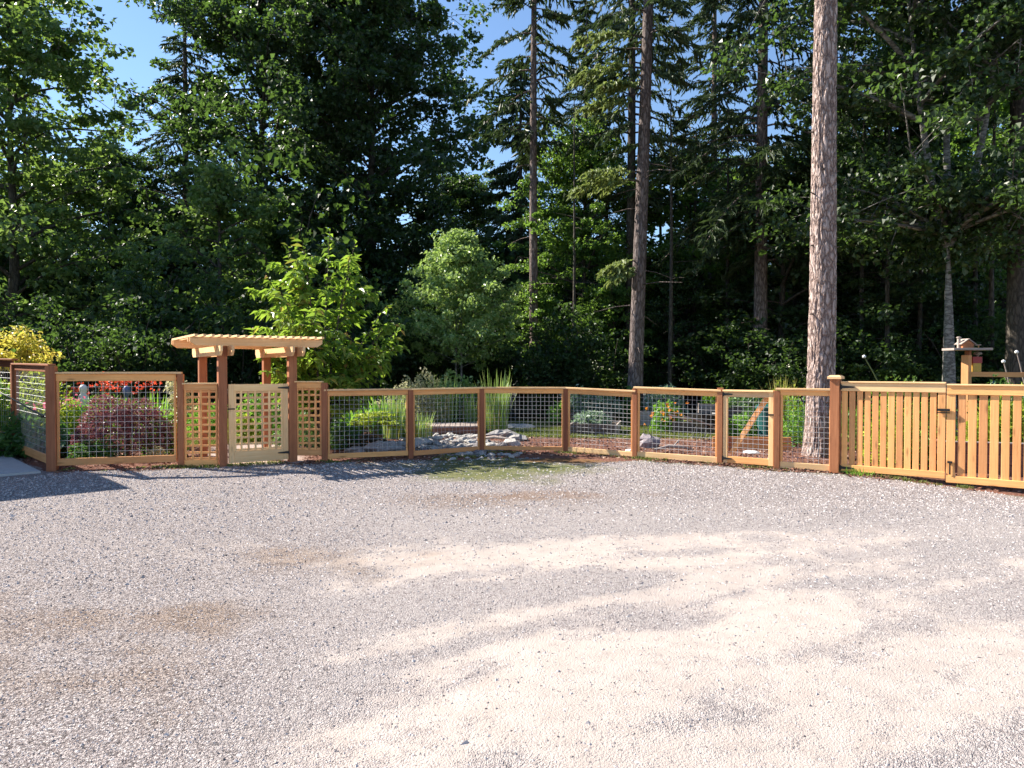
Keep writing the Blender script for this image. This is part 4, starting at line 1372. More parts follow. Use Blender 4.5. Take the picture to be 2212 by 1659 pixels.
# lime shrub
p = at(70, 15.7)
t = plant_thing('lime_shrub', 'lime green rounded shrub behind the walkway fence, under the golden maple', 'shrub', p)
add(t, 'foliage', mound(R_, (1.05, .7), 1.55, 3400, .085, .05, shell=.6), LIME); add(t, 'stem', stems_geo(R_, 9, .8, 1.3), STEMB)
p = at(-10, 15.4)
t = plant_thing('green_shrub', 'fresh green shrub behind the handrail at the left edge', 'shrub', p)
add(t, 'foliage', mound(R_, (.8, .7), 1.45, 2200, .10, .06, shell=.6), GREEN); add(t, 'stem', stems_geo(R_, 7, .6, 1.2), STEMB)


def hosta(label, p, s=1, mat=HOSTA):
    t = plant_thing('hosta', label, 'plant', p, 'hostas in the left bed')
    n = int(52 * s)
    rng = R_
    az = rng.uniform(0, 6.28, n); r_ = rng.uniform(.12, .5, n) * s; h = (.62 - r_ * .75 / s) * .75 * s
    C = np.stack([np.cos(az) * r_, np.sin(az) * r_, h], -1)
    D = np.stack([np.cos(az), np.sin(az), -.35 + 0 * az], -1)
    Nn = np.stack([np.cos(az) * .5, np.sin(az) * .5, 1 + 0 * az], -1) + rng.normal(size=(n, 3)) * .2
    L = rng.uniform(.17, .27, n) * s
    v, f = leaf_arrays(C, D, Nn, L, L * .72, fold=.12, droop=.2)
    add(t, 'leaf_cluster', (v, f), mat)
    add(t, 'stem', tubes([(bez((0, 0, -.02), (0, 0, hh * .7), c_ - d_ * l_ * .45, 4), [.007] * 4) for c_, d_, l_, hh in zip(C, D, L, h)], 4), STEM)


hosta('pale green hosta low in the corner between walkway and fence', at(78, 14.6), 1.0)
hosta('broad leaved hosta under the purple mound, near the left post', at(160, 13.9), .95)
hosta('broad leaved hosta behind the left corner post', at(120, 14.1), 1.2, HOSTA)
p = at(205, 13.1)
t = plant_thing('fern', 'low dark green ferny plant at the foot of the taller wire panel', 'plant', p)
add(t, 'fronds', mound(R_, (.48, .3), .42, 900, .10, .035, shell=.6, down=.3), DKGREEN)
p = at(70, 14.0)
t = plant_thing('leafy_plant', 'dark leafy plant under the lime shrub behind the walkway fence', 'plant', p)
add(t, 'foliage', mound(R_, (.7, .5), .8, 700, .16, .10, shell=.7, down=.2), DKGREEN)

# purple laceleaf maple mound
p = at(272, 13.75)
t = plant_thing('purple_maple', 'purple red weeping maple forming a dome behind the taller wire panel', 'shrub', p)
v, f = mound(R_, (1.0, .7), 1.12, 5200, .12, .028, jit=.35, out=.7, up=.7, shell=.32, down=.55, flat0=.06)
z_ = v.reshape(-1, 4, 3)
ok = (z_[:, :, 2].mean(1) > .10 + .22 * R_.random(len(z_)))
idx = np.where(ok)[0]
v = z_[ok].reshape(-1, 3); n_ = len(idx); i_ = np.arange(n_)[:, None] * 4
f = np.stack([np.concatenate([i_, i_ + 1, i_ + 2], 1), np.concatenate([i_, i_ + 2, i_ + 3], 1)], 1).reshape(-1, 3)
add(t, 'foliage', (v, f), PURPLE)
add(t, 'trunk', tubes([(bez((0, 0, 0), (.05, 0, .4), (-.05, 0, .75), 6), np.linspace(.06, .03, 6))] + [(bez((0, 0, .5), (math.cos(a) * .3, math.sin(a) * .2, 1.0), (math.cos(a) * .85, math.sin(a) * .6, .55), 7), np.linspace(.025, .006, 7)) for a in np.arange(9) * .7], 6), STEMB)

# crocosmia: strap leaves, red flower sprays
for k, (b_, d_, s_) in enumerate(((165, 17.0, 1.0), (215, 17.6, 1.0), (262, 17.2, .95), (315, 17.4, 1.0))):
    p = at(b_, d_)
    t = plant_thing('crocosmia', ('red crocosmia at the left end of the flower row', 'red crocosmia second along the flower row', 'red crocosmia above the middle of the purple mound', 'red crocosmia at the end nearest the arbor')[k], 'flower', p, 'row of red crocosmia')
    add(t, 'leaf_blades', blades(R_, 70, .35, 1.15 * s_, .03, .4), GREEN)
    n = 72
    hub = np.stack([R_.normal(size=9) * .34, R_.normal(size=9) * .2, 1.24 + R_.normal(size=9) * .12], -1)
    C = hub[R_.integers(0, 9, n)] + R_.normal(size=(n, 3)) * np.array([[.07, .05, .035]])
    add(t, 'flowers', leaf_arrays(C, R_.normal(size=(n, 3)), R_.normal(size=(n, 3)) + [0, 0, .6], .085, .06), REDF)
    add(t, 'stem', tubes([(bez((c_[0] * .4, c_[1] * .4, 0), (c_[0] * .6, c_[1] * .6, .8), c_, 4), [.004] * 4) for c_ in C[:14]], 4), STEM)
p = at(340, 15.6)
t = plant_thing('iris', 'bright green sword leaved clump between the purple mound and the lattice', 'plant', p)
add(t, 'leaf_blades', blades(R_, 60, .22, 1.28, .045, .38), GREEN)
p = at(140, 15.2)
t = plant_thing('pink_flowers', 'pinkish flowering plant left of the purple mound', 'flower', p)
add(t, 'foliage', mound(R_, (.5, .35), .95, 900, .09, .045), LIME); C = np.stack([R_.normal(size=60) * .3, R_.normal(size=60) * .2, .95 + R_.normal(size=60) * .08], -1)
add(t, 'flowers', leaf_arrays(C, R_.normal(size=(60, 3)), R_.normal(size=(60, 3)), .08, .06), PINKF)
p = at(215, 15.4)
t = plant_thing('feathery_plant', 'feathery mid green plants just behind the purple mound', 'plant', p)
add(t, 'foliage', mound(R_, (1.1, .4), 1.12, 2400, .10, .022, down=-.3), GREEN)
p = at(388, 15.4)
t = plant_thing('cream_shrub', 'pale cream leaved shrub beside the rear left arbor post', 'shrub', p)
add(t, 'foliage', clump_leaves(R_, [(-.05, 0, 1.25), (.1, 0, 1.1), (-.15, .1, 1.0), (.05, 0, .85)], 110, .2, .7, .10, .06), CREAM); add(t, 'stem', stems_geo(R_, 4, .15, 1.2), STEMB)
p = at(352, 13.9)
t = plant_thing('green_shrub', 'green bushy plant between the purple mound and the lattice screen', 'shrub', p)
add(t, 'foliage', mound(R_, (.38, .35), .8, 900, .09, .05), GREEN)
p = at(338, 13.15)
t = plant_thing('variegated_plant', 'small cream and yellow plant low behind the taller wire panel', 'plant', p)
add(t, 'foliage', mound(R_, (.2, .16), .24, 260, .07, .05), CREAM)
# plants seen through the lattice gate
for b_, d_, R__, h_, mt, lb in ((455, 18.5, .7, .75, GREEN, 'low green plants along the path seen through the lattice gate'), (520, 16.6, .45, .7, LIME, 'lime plant behind the lattice gate'), (555, 17.5, .6, 1.1, GREEN, 'leafy plant at the foot of the rear right arbor post'),
                                (655, 15.6, .55, .75, HOSTA, 'pale leafy plant behind the right lattice screen'), (690, 16.4, .6, 1.0, DKGREEN, 'dark leafy plant under the spreading tree'), (610, 18.6, .8, 1.3, UNDER_L, 'green bush behind the arbor'), (400, 20, 1.0, .9, GREEN, 'green border plants behind the left lattice screen')):
    p = at(b_, d_)
    t = plant_thing('border_plant', lb, 'plant', p)
    add(t, 'foliage', mound(R_, (R__, R__ * .7), h_, int(1500 * R__), .11, .06), mt)

# ferns, golden shrub, reeds and variegated shrub behind the first wire bay
for b_, d_, lb in ((765, 18.0, 'bright green arching fern clump left of the path light'), (818, 18.6, 'bright green arching fern clump right of the path light')):
    p = at(b_, d_)
    t = plant_thing('fern', lb, 'plant', p, 'ferns behind the first wire bay')
    add(t, 'fronds', blades(R_, 120, .22, 1.0, .06, .6, .5), GREEN)
p = at(803, 16.6)
t = plant_thing('golden_shrub', 'small layered yellow green maple behind the first wire bay', 'shrub', p)
add(t, 'foliage', clump_leaves(R_, [(x_, y_, .32 + .42 * (1 - (x_ / .55) ** 2) * s_) for x_, y_, s_ in [(R_.uniform(-.48, .48), R_.uniform(-.3, .3), R_.uniform(.2, 1)) for _ in range(26)]], 60, .16, .3, .085, .045, jit=.3), LIME)
add(t, 'stem', tubes([(bez((0, 0, -.03), (.02, 0, .2), (dx, 0, .5), 5), np.linspace(.018, .006, 5)) for dx in (-.25, -.05, .15, .3)], 5), STEMB)
p = at(905, 20.2)
t = plant_thing('variegated_shrub', 'cream variegated tall shrub beside the reeds', 'shrub', p)
add(t, 'foliage', mound(R_, (.85, .6), 1.55, 3000, .10, .055, shell=.5), CREAM); add(t, 'stem', stems_geo(R_, 8, .5, 1.3), STEMB)
p = at(835, 19.4)
t = plant_thing('variegated_shrub', 'smaller cream leaved shrub left of the tall variegated one', 'shrub', p)
add(t, 'foliage', mound(R_, (.5, .4), 1.0, 1200, .09, .05, shell=.5), CREAM)


def reeds(label, p, n, R__, h, yel=.25):
    t = plant_thing('reed_clump', label, 'plant', p, 'tall reed clumps by the dry creek')
    add(t, 'leaf_blades', blades(R_, n, R__, h, .026, .16, .2, .55), REED)
    add(t, 'yellow_blades', blades(R_, int(n * yel), R__, h * .7, .03, .15, .2, .5), REEDY)


reeds('reed clump standing in front of the variegated shrub', at(852, 17.3), 90, .26, 1.25)
reeds('yellowing short reed clump beside the second fence post', at(905, 17.0), 70, .3, .75, .8)
reeds('tall green reed clump behind the plank bridge', at(957, 20.3), 60, .38, 1.75)
reeds('tall dense reed clump behind the third fence post', at(1072, 19.2), 95, .3, 1.75)
reeds('thin spiky reed clump between the bridge and the tall dense clump', at(1020, 20.5), 40, .3, 1.3)
p = at(785, 15.0)
t = plant_thing('dark_plant', 'low sprawling bronze leaved plant in front of the yellow green maple', 'plant', p)
add(t, 'foliage', mound(R_, (.55, .35), .3, 500, .13, .05, down=.2), leafmat('bronze_leaf', [(0, (.05, .05, .03)), (1, (.14, .10, .06))], .3, (.2, .15, .05)))
p = at(748, 14.9)
t = plant_thing('green_plant', 'small green plant beside the short dark post', 'plant', p)
add(t, 'foliage', mound(R_, (.3, .25), .5, 420, .10, .05), DKGREEN)
p = at(990, 21.4)
t = plant_thing('leafy_shrub', 'glossy leafy shrub behind the plank bridge', 'shrub', p)
add(t, 'foliage', mound(R_, (1.1, .7), 1.5, 1500, .14, .09), BIRCH)

# path light
p = at(783, 17.4)
t = plant_thing('path_light', 'thin black path light with a small white top among the ferns', 'light', p)
v, f = tubes([(np.array([[0, 0, -.05], [.01, 0, .45], [0, 0, .9]]), [.014] * 3)], 8); add(t, 'stake', (v, f), BLACK)
v, f = lathe([(0, .99), (.03, .985), (.045, .95), (.045, .9), (.0, .9)], 12); add(t, 'lamp_head', (v, f), WHITE, smooth=True)
# ornaments in the flower row
p = at(180, 16.3)
t = plant_thing('garden_ornament', 'small white garden ornament among the red flowers', 'ornament', p)
v, f = lathe([(0, 1.3), (.05, 1.29), (.085, 1.23), (.075, 1.15), (.05, 1.11), (.10, 1.04), (.12, .9), (.09, .82), (.03, .8), (.02, 0)], 14)
add(t, 'figure', (v, f), WHITE, smooth=True)
p = at(274, 16.5)
t = plant_thing('garden_globe', 'dull blue glass garden globe among the red flowers', 'ornament', p)
v, f = lathe([(0, 1.28), (.04, 1.265), (.075, 1.22), (.085, 1.16), (.075, 1.10), (.045, 1.05), (.02, 1.0), (.02, 0)], 16)
add(t, 'globe', (v, f), plain('blue_glass', (.12, .15, .30), .15), smooth=True)

# ------------------------------------------------------------------ dry creek, bridge, rocks
def rock_mesh(seed, mat, flat=.6):
    rng = np.random.default_rng(seed)
    an = np.arange(9) * 2 * math.pi / 9
    V = [(0, 0, -.4)]
    for z, r_ in ((-.28, .8), (.05, 1.0), (.32, .78), (.5, .38)):
        for a in an:
            q = r_ * (1 + rng.normal() * .13); V.append((math.cos(a) * q, math.sin(a) * q * .75, (z + rng.normal() * .06) * flat * 1.6))
    V.append((0, 0, .52 * flat * 1.6))
    F3, F4 = [], []
    for j in range(9):
        j2 = (j + 1) % 9
        F3.append([0, 1 + j2, 1 + j]); F3.append([37, 28 + j, 28 + j2])
        for l in range(3):
            F4.append([1 + 9 * l + j, 1 + 9 * l + j2, 10 + 9 * l + j2, 10 + 9 * l + j])
    return mesh_np('rock', V, [np.array(F3), np.array(F4)], mat, False)


RM = [rock_mesh(300 + k, (ROCKB, ROCK, ROCKB, ROCKB, ROCK, ROCKD)[k % 6]) for k in range(12)]
RMD = [rock_mesh(330 + k, ROCK, .55) for k in range(4)]
cx_, cy_ = -1.05, 15.4
creek = thing('dry_creek', 'dry creek bed of rounded pale river stones under the plank bridge', 'creek bed', (cx_, cy_, 0))
rng = np.random.default_rng(44)
n = 0
# the stony channel runs from beneath the bridge out under the fence
path = np.array([(-2.0, 18.2), (-1.6, 17.0), (-1.25, 15.8), (-1.0, 14.9), (-.75, 14.15), (-.2, 13.55)])
while n < 230:
    u = rng.random() * 5; i = min(int(u), 4); c_ = path[i] + (path[i + 1] - path[i]) * (u - i)
    wdt = .95 if u < 3 else (.6 if u < 4 else .75)
    x = c_[0] + rng.uniform(-1, 1) * wdt; y = c_[1] + rng.normal() * .3
    s = rng.uniform(.05, .15) if u < 3.9 else rng.uniform(.035, .08)
    if abs(y - float(fence_y(x))) < .1: continue
    z = float(bed_z(np.array([x]), np.array([y]))[0]) + s * .15
    M = Matrix.Translation((x, y, z)) @ Matrix.Rotation(rng.uniform(0, 6.28), 4, 'Z') @ Matrix.Rotation(rng.normal() * .25, 4, 'X') @ Matrix.Diagonal((s * rng.uniform(.8, 1.4), s, s * rng.uniform(.7, 1), 1))
    obj('stone', RM[int(rng.integers(12))], creek, M); n += 1


def boulder(label, b_, d_, s, sz, mesh, rz=0, group=None):
    p = at(b_, d_)
    M = Matrix.Translation((p[0], p[1], gz(p) + sz * .2)) @ Matrix.Rotation(rz, 4, 'Z') @ Matrix.Diagonal((s, s, sz, 1))
    o = obj('boulder', mesh, None, M)
    tag(o, label, 'boulder', group)


boulder('large dark boulder in the tree shade behind the first wire bay', 830, 14.6, .42, .30, RMD[0], .3)
boulder('dark boulder in shade nearer the short post', 770, 14.5, .3, .17, RMD[1], 1.2)
boulder('grey boulder against the second fence post', 872, 14.9, .34, .26, RMD[2], 2.2)
boulder('pale rounded boulder above the shaded ones by the reeds', 905, 15.9, .26, .2, RM[0], .5)
boulder('flat topped grey boulder right of the third fence post', 1085, 17.5, .42, .26, RM[1], .2)
boulder('low grey boulder beside the flat topped one', 1118, 16.9, .3, .18, RM[4], 1.4)
boulder('rounded pale boulder at the edge of the red mulch', 1105, 15.8, .24, .2, RM[2], 2.4)
boulder('white flat stone at the edge of the grass behind the reeds', 1118, 20.2, .5, .2, RM[3], .3)
boulder('grey purple boulder half buried in the red mulch', 1400, 15.5, .27, .36, rock_mesh(399, plain('mauve_rock', (.27, .23, .24), .9, var=.3, scale=9), .6), 0)
boulder('small white stone on the mulch by the grey purple boulder', 1362, 14.7, .14, .07, rock_mesh(398, WHITE), .4)
boulder('white stone on the ground seen through the wire gate', 1622, 14.3, .17, .09, rock_mesh(397, WHITE), .2)

br = thing('plank_bridge', 'low flat plank bridge over the dry creek', 'bridge', (at(965, 18.9)[0], 18.9, 0))
ba, bb = Vector((at(893, 18.2)[0], 18.25, .16)), Vector((at(1038, 18.3)[0], 18.35, .16))
dxy = (bb - ba).normalized(); pn = Vector((-dxy.y, dxy.x, 0))
for s in (0, 1.15):
    board('side_beam', tuple(ba + pn * s + Vector((0, 0, -.02))), tuple(bb + pn * s + Vector((0, 0, -.02))), .045, .16, BROWNWOOD, br)
npl = 13
for k in range(npl):
    q = ba + (bb - ba) * ((k + .5) / npl) + Vector((0, 0, .075))
    board('plank', tuple(q - pn * .06), tuple(q + pn * 1.21), (bb - ba).length / npl - .012, .03, GREYWOOD, br)

# driftwood
for k, (b_, d_, L, rz, lb) in enumerate(((1075, 16.4, 1.1, -.5, 'bleached driftwood branch lying across the creek stones'), (1045, 19.2, .9, -.4, 'pale driftwood branch beside the tall dense reeds'), (1455, 14.6, .8, .15, 'thin pale stick lying on the mulch'))):
    p = at(b_, d_)
    v, f = tubes([(np.array([[-L / 2, 0, .06], [-L * .1, .05, .12], [L * .25, -.03, .1], [L / 2, .02, .05]]), [.02, .035, .03, .012]), (np.array([[0, 0, .11], [.15, .12, .22], [.25, .2, .26]]), [.02, .014, .006])], 7)
    o = obj('driftwood', mesh_np('driftwood', v, f, GREYWOOD, True), None, Matrix.Translation((p[0], p[1], gz(p))) @ Matrix.Rotation(rz, 4, 'Z'))
    tag(o, lb, 'driftwood')

# ------------------------------------------------------------------ raised beds with vegetables
SOIL = plain('dark_soil', (.05, .035, .025), 1, scale=40, var=.4)


def raised_bed(label, p, w, l, h, rz, mat=GREYWOOD, rows=2, front=None, cap=None):
    t = thing('raised_bed', label, 'planter', (p[0], p[1], gz(p)), rz)
    M = WM[t.name]
    Pm = lambda x, y, z: tuple(M @ Vector((x, y, z)))
    rh = h / rows
    for r_ in range(rows):
        z = rh * (r_ + .5)
        for sy in (-1, 1):
            board('plank', Pm(-w / 2, sy * l / 2, z), Pm(w / 2, sy * l / 2, z), .04, rh - .006, front or mat, t)
        for sx in (-1, 1):
            board('plank', Pm(sx * (w / 2 + .021), -l / 2 - .02, z), Pm(sx * (w / 2 + .021), l / 2 + .02, z), .04, rh - .006, mat, t)
    if cap is not None:
        for sy in (-1, 1):
            board('cap_board', Pm(-w / 2 - .05, sy * l / 2, h + .012), Pm(w / 2 + .05, sy * l / 2, h + .012), .1, .024, cap, t)
    o = obj('soil', box_mesh(w - .03, l - .05, .05, SOIL), t, M @ Matrix.Translation((0, 0, h - .07)))
    return t


def veg(label, p, z, R__, h, n, mat, L=.13, W=.08, name='vegetable_plant', group=None):
    t = thing(name, label, 'plant', (p[0], p[1], gz(p) + z), 0, group)
    add(t, 'foliage', mound(R_, R__, h, n, L, W, jit=.8, shell=.7), mat)
    add(t, 'stem', stems_geo(R_, 6, .5 * (R__[0] if isinstance(R__, tuple) else R__), h * .8), STEM)
    return t


RB = math.radians(-12)
p1 = at(1288, 18.9)
raised_bed('weathered grey raised bed nearest the fence, left of the boulder', p1, 1.1, 1.5, .30, RB, front=DARKWOOD)  # front planks darker: shade put into the wood colour, lit ends stay grey
veg('grey green vegetables filling the nearest raised bed', (p1[0] - .1, p1[1] + .2), .25, (.5, .55), .32, 500, BLUEG)
p2 = at(1265, 21.3)
raised_bed('grey raised bed behind the nearest one', p2, 1.5, 1.0, .42, RB, front=DARKWOOD)  # shaded front drawn in darker wood than the sunlit ends
veg('bright green drooping plant spilling from the left end of the rear raised bed', (p2[0] - .78, p2[1] - .25), .1, (.33, .3), .62, 420, GREEN, .16, .06)
veg('bushy grey green beans in the rear raised bed, left half', (p2[0] - .2, p2[1] - .1), .35, (.5, .4), .78, 900, BLUEG)
veg('bushy grey green beans in the rear raised bed, right half', (p2[0] + .55, p2[1]), .35, (.5, .4), .7, 800, BLUEG)
p3 = at(1425, 21.4)
raised_bed('raised bed with a sunlit end behind the nasturtiums', p3, 1.0, 1.2, .42, RB)  # pale end is sunlight on the same grey wood
veg('grey green leafy vegetables above the raised bed with the sunlit end', (p3[0] + .1, p3[1]), .35, (.65, .5), .85, 1100, BLUEG)
veg('green leafy vegetables left of the raised bed with the sunlit end', (p3[0] - .8, p3[1] + .1), .05, (.4, .35), 1.0, 700, DKGREEN)
p4 = at(1440, 18.9)
t = veg('nasturtium with orange flowers spilling over the raised bed', p4, 0, (.42, .35), .85, 1000, GREEN, .10, .09, 'nasturtium')
C = np.stack([R_.normal(size=34) * .22, -.30 + R_.normal(size=34) * .06, .5 + R_.normal(size=34) * .15], -1)
add(t, 'flowers', leaf_arrays(C, R_.normal(size=(34, 3)), np.array([[0, -1, .3]]) + R_.normal(size=(34, 3)) * .3, .10, .09), ORANGEF)
p5 = at(1505, 19.0)
raised_bed('dark grey raised bed beside the wheelbarrow', p5, 1.15, 1.2, .34, RB, mat=DARKWOOD)
veg('thin straggly seedlings in the dark grey raised bed', p5, .28, (.45, .4), .22, 160, LIME, .08, .05)
p6 = at(1545, 24)
raised_bed('bleached tall raised bed far back by the forest', p6, 1.0, .9, .55, RB, rows=3)
veg('mixed greens on the far bleached raised bed', p6, .5, (.5, .4), .4, 400, GREEN)
p7 = at(1605, 21.5)
raised_bed('dark raised bed seen through the wire gate', p7, 1.3, 1.0, .55, RB, rows=3, mat=DARKWOOD)
veg('leafy green plants on top of the dark raised bed behind the wire gate', p7, .5, (.7, .45), .38, 800, HOSTA)
for b_, d_, R__, h_, mt, lb in ((1600, 17.2, (.4, .4), .62, GREEN, 'soft green tuft behind the diagonal brace of the wire gate'), (1630, 18.3, (.5, .4), .75, DKGREEN, 'dark green plant right of the diagonal brace'), (1722, 15.9, (.55, .4), 1.0, GREEN, 'dense green bush left of the thick trunk foot'),
                                (1700, 17.6, (.6, .5), 1.35, LIME, 'tall yellow green bush behind the short wire bay'), (1830, 15.6, (.6, .5), .9, GREEN, 'green bush right of the thick trunk')):
    p = at(b_, d_)
    t = plant_thing('leafy_bush', lb, 'bush', p)
    add(t, 'foliage', mound(R_, R__, h_, 1300, .085, .04, shell=.6), mt)
p = at(1688, 16.6)
t = plant_thing('grass_tuft', 'feathery yellow green tuft poking above the short wire bay', 'plant', p)
add(t, 'leaf_blades', blades(R_, 90, .12, 1.62, .02, .16, .3), REEDY)
# low cedar board behind the wire gate
p = at(1625, 14.9)
lb_ = thing('board_edging', 'low cedar board edging on the ground behind the wire gate', 'edging', (p[0], p[1], 0))
for k in range(2):
    board('plank', (p[0] - .75, p[1] + .15, .10 + k * .13), (p[0] + .75, p[1] - .1, .10 + k * .13), .04, .12, CEDAR, lb_)
post('stake', (p[0] - .45, p[1] + .02), -.05, .3, .06, STAINED, lb_)

# wheelbarrow
p = at(1524, 17.3)
wb = thing('wheelbarrow', 'black wheelbarrow with pale handles beside the dark raised bed', 'wheelbarrow', (p[0], p[1], gz(p)), .4)
M = WM[wb.name]
tray = [(-.34, -.28, .62), (.42, -.28, .62), (.42, .28, .62), (-.34, .28, .62), (-.14, -.17, .30), (.2, -.17, .30), (.2, .17, .30), (-.14, .17, .30)]
inn = [(x * .93, y * .93, z + (.0 if z > .5 else .02)) for x, y, z in tray]
F = [[4, 7, 6, 5], [0, 4, 5, 1], [1, 5, 6, 2], [2, 6, 7, 3], [3, 7, 4, 0]]
F2 = [[8 + i for i in reversed(q)] for q in F] + [[i, (i + 1) % 4, (i + 1) % 4 + 8, i + 8] for i in range(4)]
obj('tray', mesh_np('tray', tray + inn, F + F2, BLACKP), wb, M)
an = np.linspace(0, 2 * math.pi, 21)
v, f = tubes([(np.stack([.5 + .17 * np.cos(an), 0 * an, .19 + .17 * np.sin(an)], -1), [.04] * 21)], 8)
wl = obj('wheel', mesh_np('wheel', v, f, BLACKP, True), wb, M)
v, f = tubes([(np.array([[.5, -.08, .19], [.5, .08, .19]]), [.02, .02])] + [(np.array([[.5, 0, .19], [.5 + .16 * math.cos(a), 0, .19 + .16 * math.sin(a)]]), [.012, .012]) for a in np.arange(5) * 1.257], 6)
obj('hub', mesh_np('hub', v, f, WIRE), wl, M)
for s in (-1, 1):
    v, f = tubes([(np.array([[.5, s * .08, .2], [.1, s * .2, .32], [-.45, s * .26, .5], [-.85, s * .27, .6]]), [.018] * 4)], 7)
    obj('handle', mesh_np('handle', v, f, GREYWOOD, True), wb, M)
    v, f = tubes([(np.array([[-.1, s * .2, .36], [-.2, s * .2, .02], [-.05, s * .2, .02], [.05, s * .19, .31]]), [.013] * 4)], 6)
    obj('leg', mesh_np('leg', v, f, BLACKP), wb, M)

# teal bin behind the wire gate
p = at(1662, 16.9)
tb = thing('compost_bin', 'teal plastic bin behind the latch side of the wire gate', 'bin', (p[0], p[1], gz(p)))
v, f = lathe([(0, .0), (.24, 0), (.27, .4), (.29, .74), (.0, .74)], 20); add(tb, 'body', (v, f), TEAL, smooth=False)
v, f = lathe([(.0, .741), (.31, .741), (.31, .79), (.22, .84), (0, .85)], 20); add(tb, 'lid', (v, f), TEAL)

# red brown raised bed behind the second gate leaf
p = (8.6, 12.3)
raised_bed('red brown raised bed with a grey cap behind the second gate leaf', p, 2.6, 1.0, .52, ang(C7, (7.45, 9.95)) * .5, mat=BROWNWOOD, rows=3, cap=GREYWOOD)
for k, (x, y, R__, h_, mt, lb) in enumerate(((6.6, 12.9, (.55, .45), 1.1, LIME, 'yellow green bush behind the first gate leaf'), (7.4, 13.3, (.6, .5), 1.2, GREEN, 'fresh green bush behind the meeting of the gate leaves'),
                                             (8.5, 12.5, (1.0, .35), .75, LIME, 'yellow flowering greens on the red brown raised bed'), (9.4, 14.2, (.8, .6), 1.5, DKGREEN, 'dark bush at the foot of the bird table'), (7.9, 15.2, (.9, .6), 1.45, UNDER_L, 'leafy greens left of the bird table'), (10.6, 14.6, (1.2, .7), 1.42, GREEN, 'bushy greens below the single rail'))):
    t = thing('leafy_bush', lb, 'bush', (x, y, gz((x, y)) + (.5 if k == 2 else 0)))
    add(t, 'foliage', mound(R_, R__, h_, int(1900 * R__[0] * 1.3), .09, .045, shell=.65), mt)
p = (5.95, 11.35)
t = plant_thing('grass_tuft', 'small green grass tuft growing at the foot of the gate post', 'grass', (5.45, 11.5))
add(t, 'leaf_blades', blades(R_, 90, .22, .16, .012, .8, .4), GREEN)

# ------------------------------------------------------------------ bird table, feeder, rail
p = at(2087, 15.0)
bt = thing('bird_table', 'cedar post carrying a flat tray with a little wooden bird house', 'bird table', (p[0], p[1], 0))
post('post', p, -.1, 1.94, .14, CEDAR, bt, .6)
post('neck', (p[0] + .03, p[1]), 1.941, 2.035, .09, STAINED, bt, .6)
board('tray', (p[0] - .38, p[1], 2.06), (p[0] + .40, p[1], 2.06), .42, .045, GREYWOOD, bt)
hx_, hy_, hz_ = p[0] - .03, p[1], 2.083
hw_ = .11
V = [(hx_ + sx * hw_, hy_ + sy * .1, hz_ + z) for z in (0, .085) for sx, sy in ((-1, -1), (1, -1), (1, 1), (-1, 1))] + [(hx_, hy_ - .1, hz_ + .17), (hx_, hy_ + .1, hz_ + .17)]
o = obj_w('bird_house', V, [np.array([[0, 1, 5, 4], [1, 2, 6, 5], [2, 3, 7, 6], [3, 0, 4, 7]]), np.array([[4, 5, 8], [6, 7, 9]])], STAINED, bt)
for s in (-1, 1):
    board('roof_panel', (hx_ + s * .002, hy_, hz_ + .185), (hx_ + s * .15, hy_, hz_ + .075), .26, .016, GREYWOOD, o)
v, f = tubes([(np.array([[hx_ + .02, hy_ - .103, hz_ + .06], [hx_ + .02, hy_ - .095, hz_ + .06]]), [.028, .028])], 12)
obj_w('entrance', v, f, BLACK, o)
board('chimney', (hx_ - .13, hy_, hz_ + .001), (hx_ - .13, hy_, hz_ + .20), .05, .05, GREYWOOD, o, up=(1, 0, 0))
v, f = lathe([(0, .235), (.035, .23), (.05, .21), (.03, .2), (0, .2)], 10, (hx_ - .13, hy_, hz_))
obj_w('chimney_cap', v, f, GREYWOOD, o, True)
board('porch', (hx_ + .16, hy_, hz_ + .062), (hx_ + .27, hy_, hz_ + .062), .18, .014, GREYWOOD, o)
post('porch_post', (hx_ + .24, hy_ - .05), hz_, hz_ + .054, .02, CEDAR, o)

fx, fy = p[0] + .23, p[1] + .1
bf = thing('bird_feeder', 'red and ochre hanging bird feeder beside the bird table post', 'bird feeder', (fx, fy, 1.6))
for nm, z0, z1, w_, mt in (('seed_box', 1.6, 1.78, .17, YELLOWP), ('roof', 1.781, 1.91, .19, RED)):
    board(nm, (fx, fy, z0), (fx, fy, z1), w_, w_, mt, bf, up=(1, 0, 0))
v, f = lathe([(0, 2.02), (.06, 2.0), (.085, 1.965), (.03, 1.95), (.015, 1.911)], 12, (fx + .06, fy, 0)); obj_w('finial', v, f, GREYWOOD, bf, True)
v, f = tubes([(np.array([[fx - .14, fy - .02, 1.89], [fx + .05, fy, 1.93], [fx + .06, fy, 1.95]]), [.008] * 3)], 6); obj_w('hook', v, f, BLACK, bf)

rl = thing('garden_rail', 'single cedar rail running right from the bird table post', 'rail', (p[0] + 1.5, p[1] - .2, 0))
board('rail', (p[0] + .072, p[1] - .02, 1.555), (p[0] + 3.4, p[1] - .5, 1.52), .04, .10, CEDAR, rl)
post('post', (p[0] + 3.45, p[1] - .52), -.1, 1.65, .12, CEDAR, rl)
v, f = lathe([(0, 1.42), (.05, 1.42), (.06, 1.3), (.05, 1.2), (0, 1.2)], 10, (p[0] + .48, p[1] - .1, 0))
o = obj_w('watering_bottle', v, f, TEAL, None); tag(o, 'small teal bottle hanging under the single rail', 'bottle')
v, f = tubes([(np.array([[p[0] + .48, p[1] - .1, 1.42], [p[0] + .48, p[1] - .09, 1.49]]), [.006, .006])], 5); obj_w('hanger', v, f, BLACK, o)

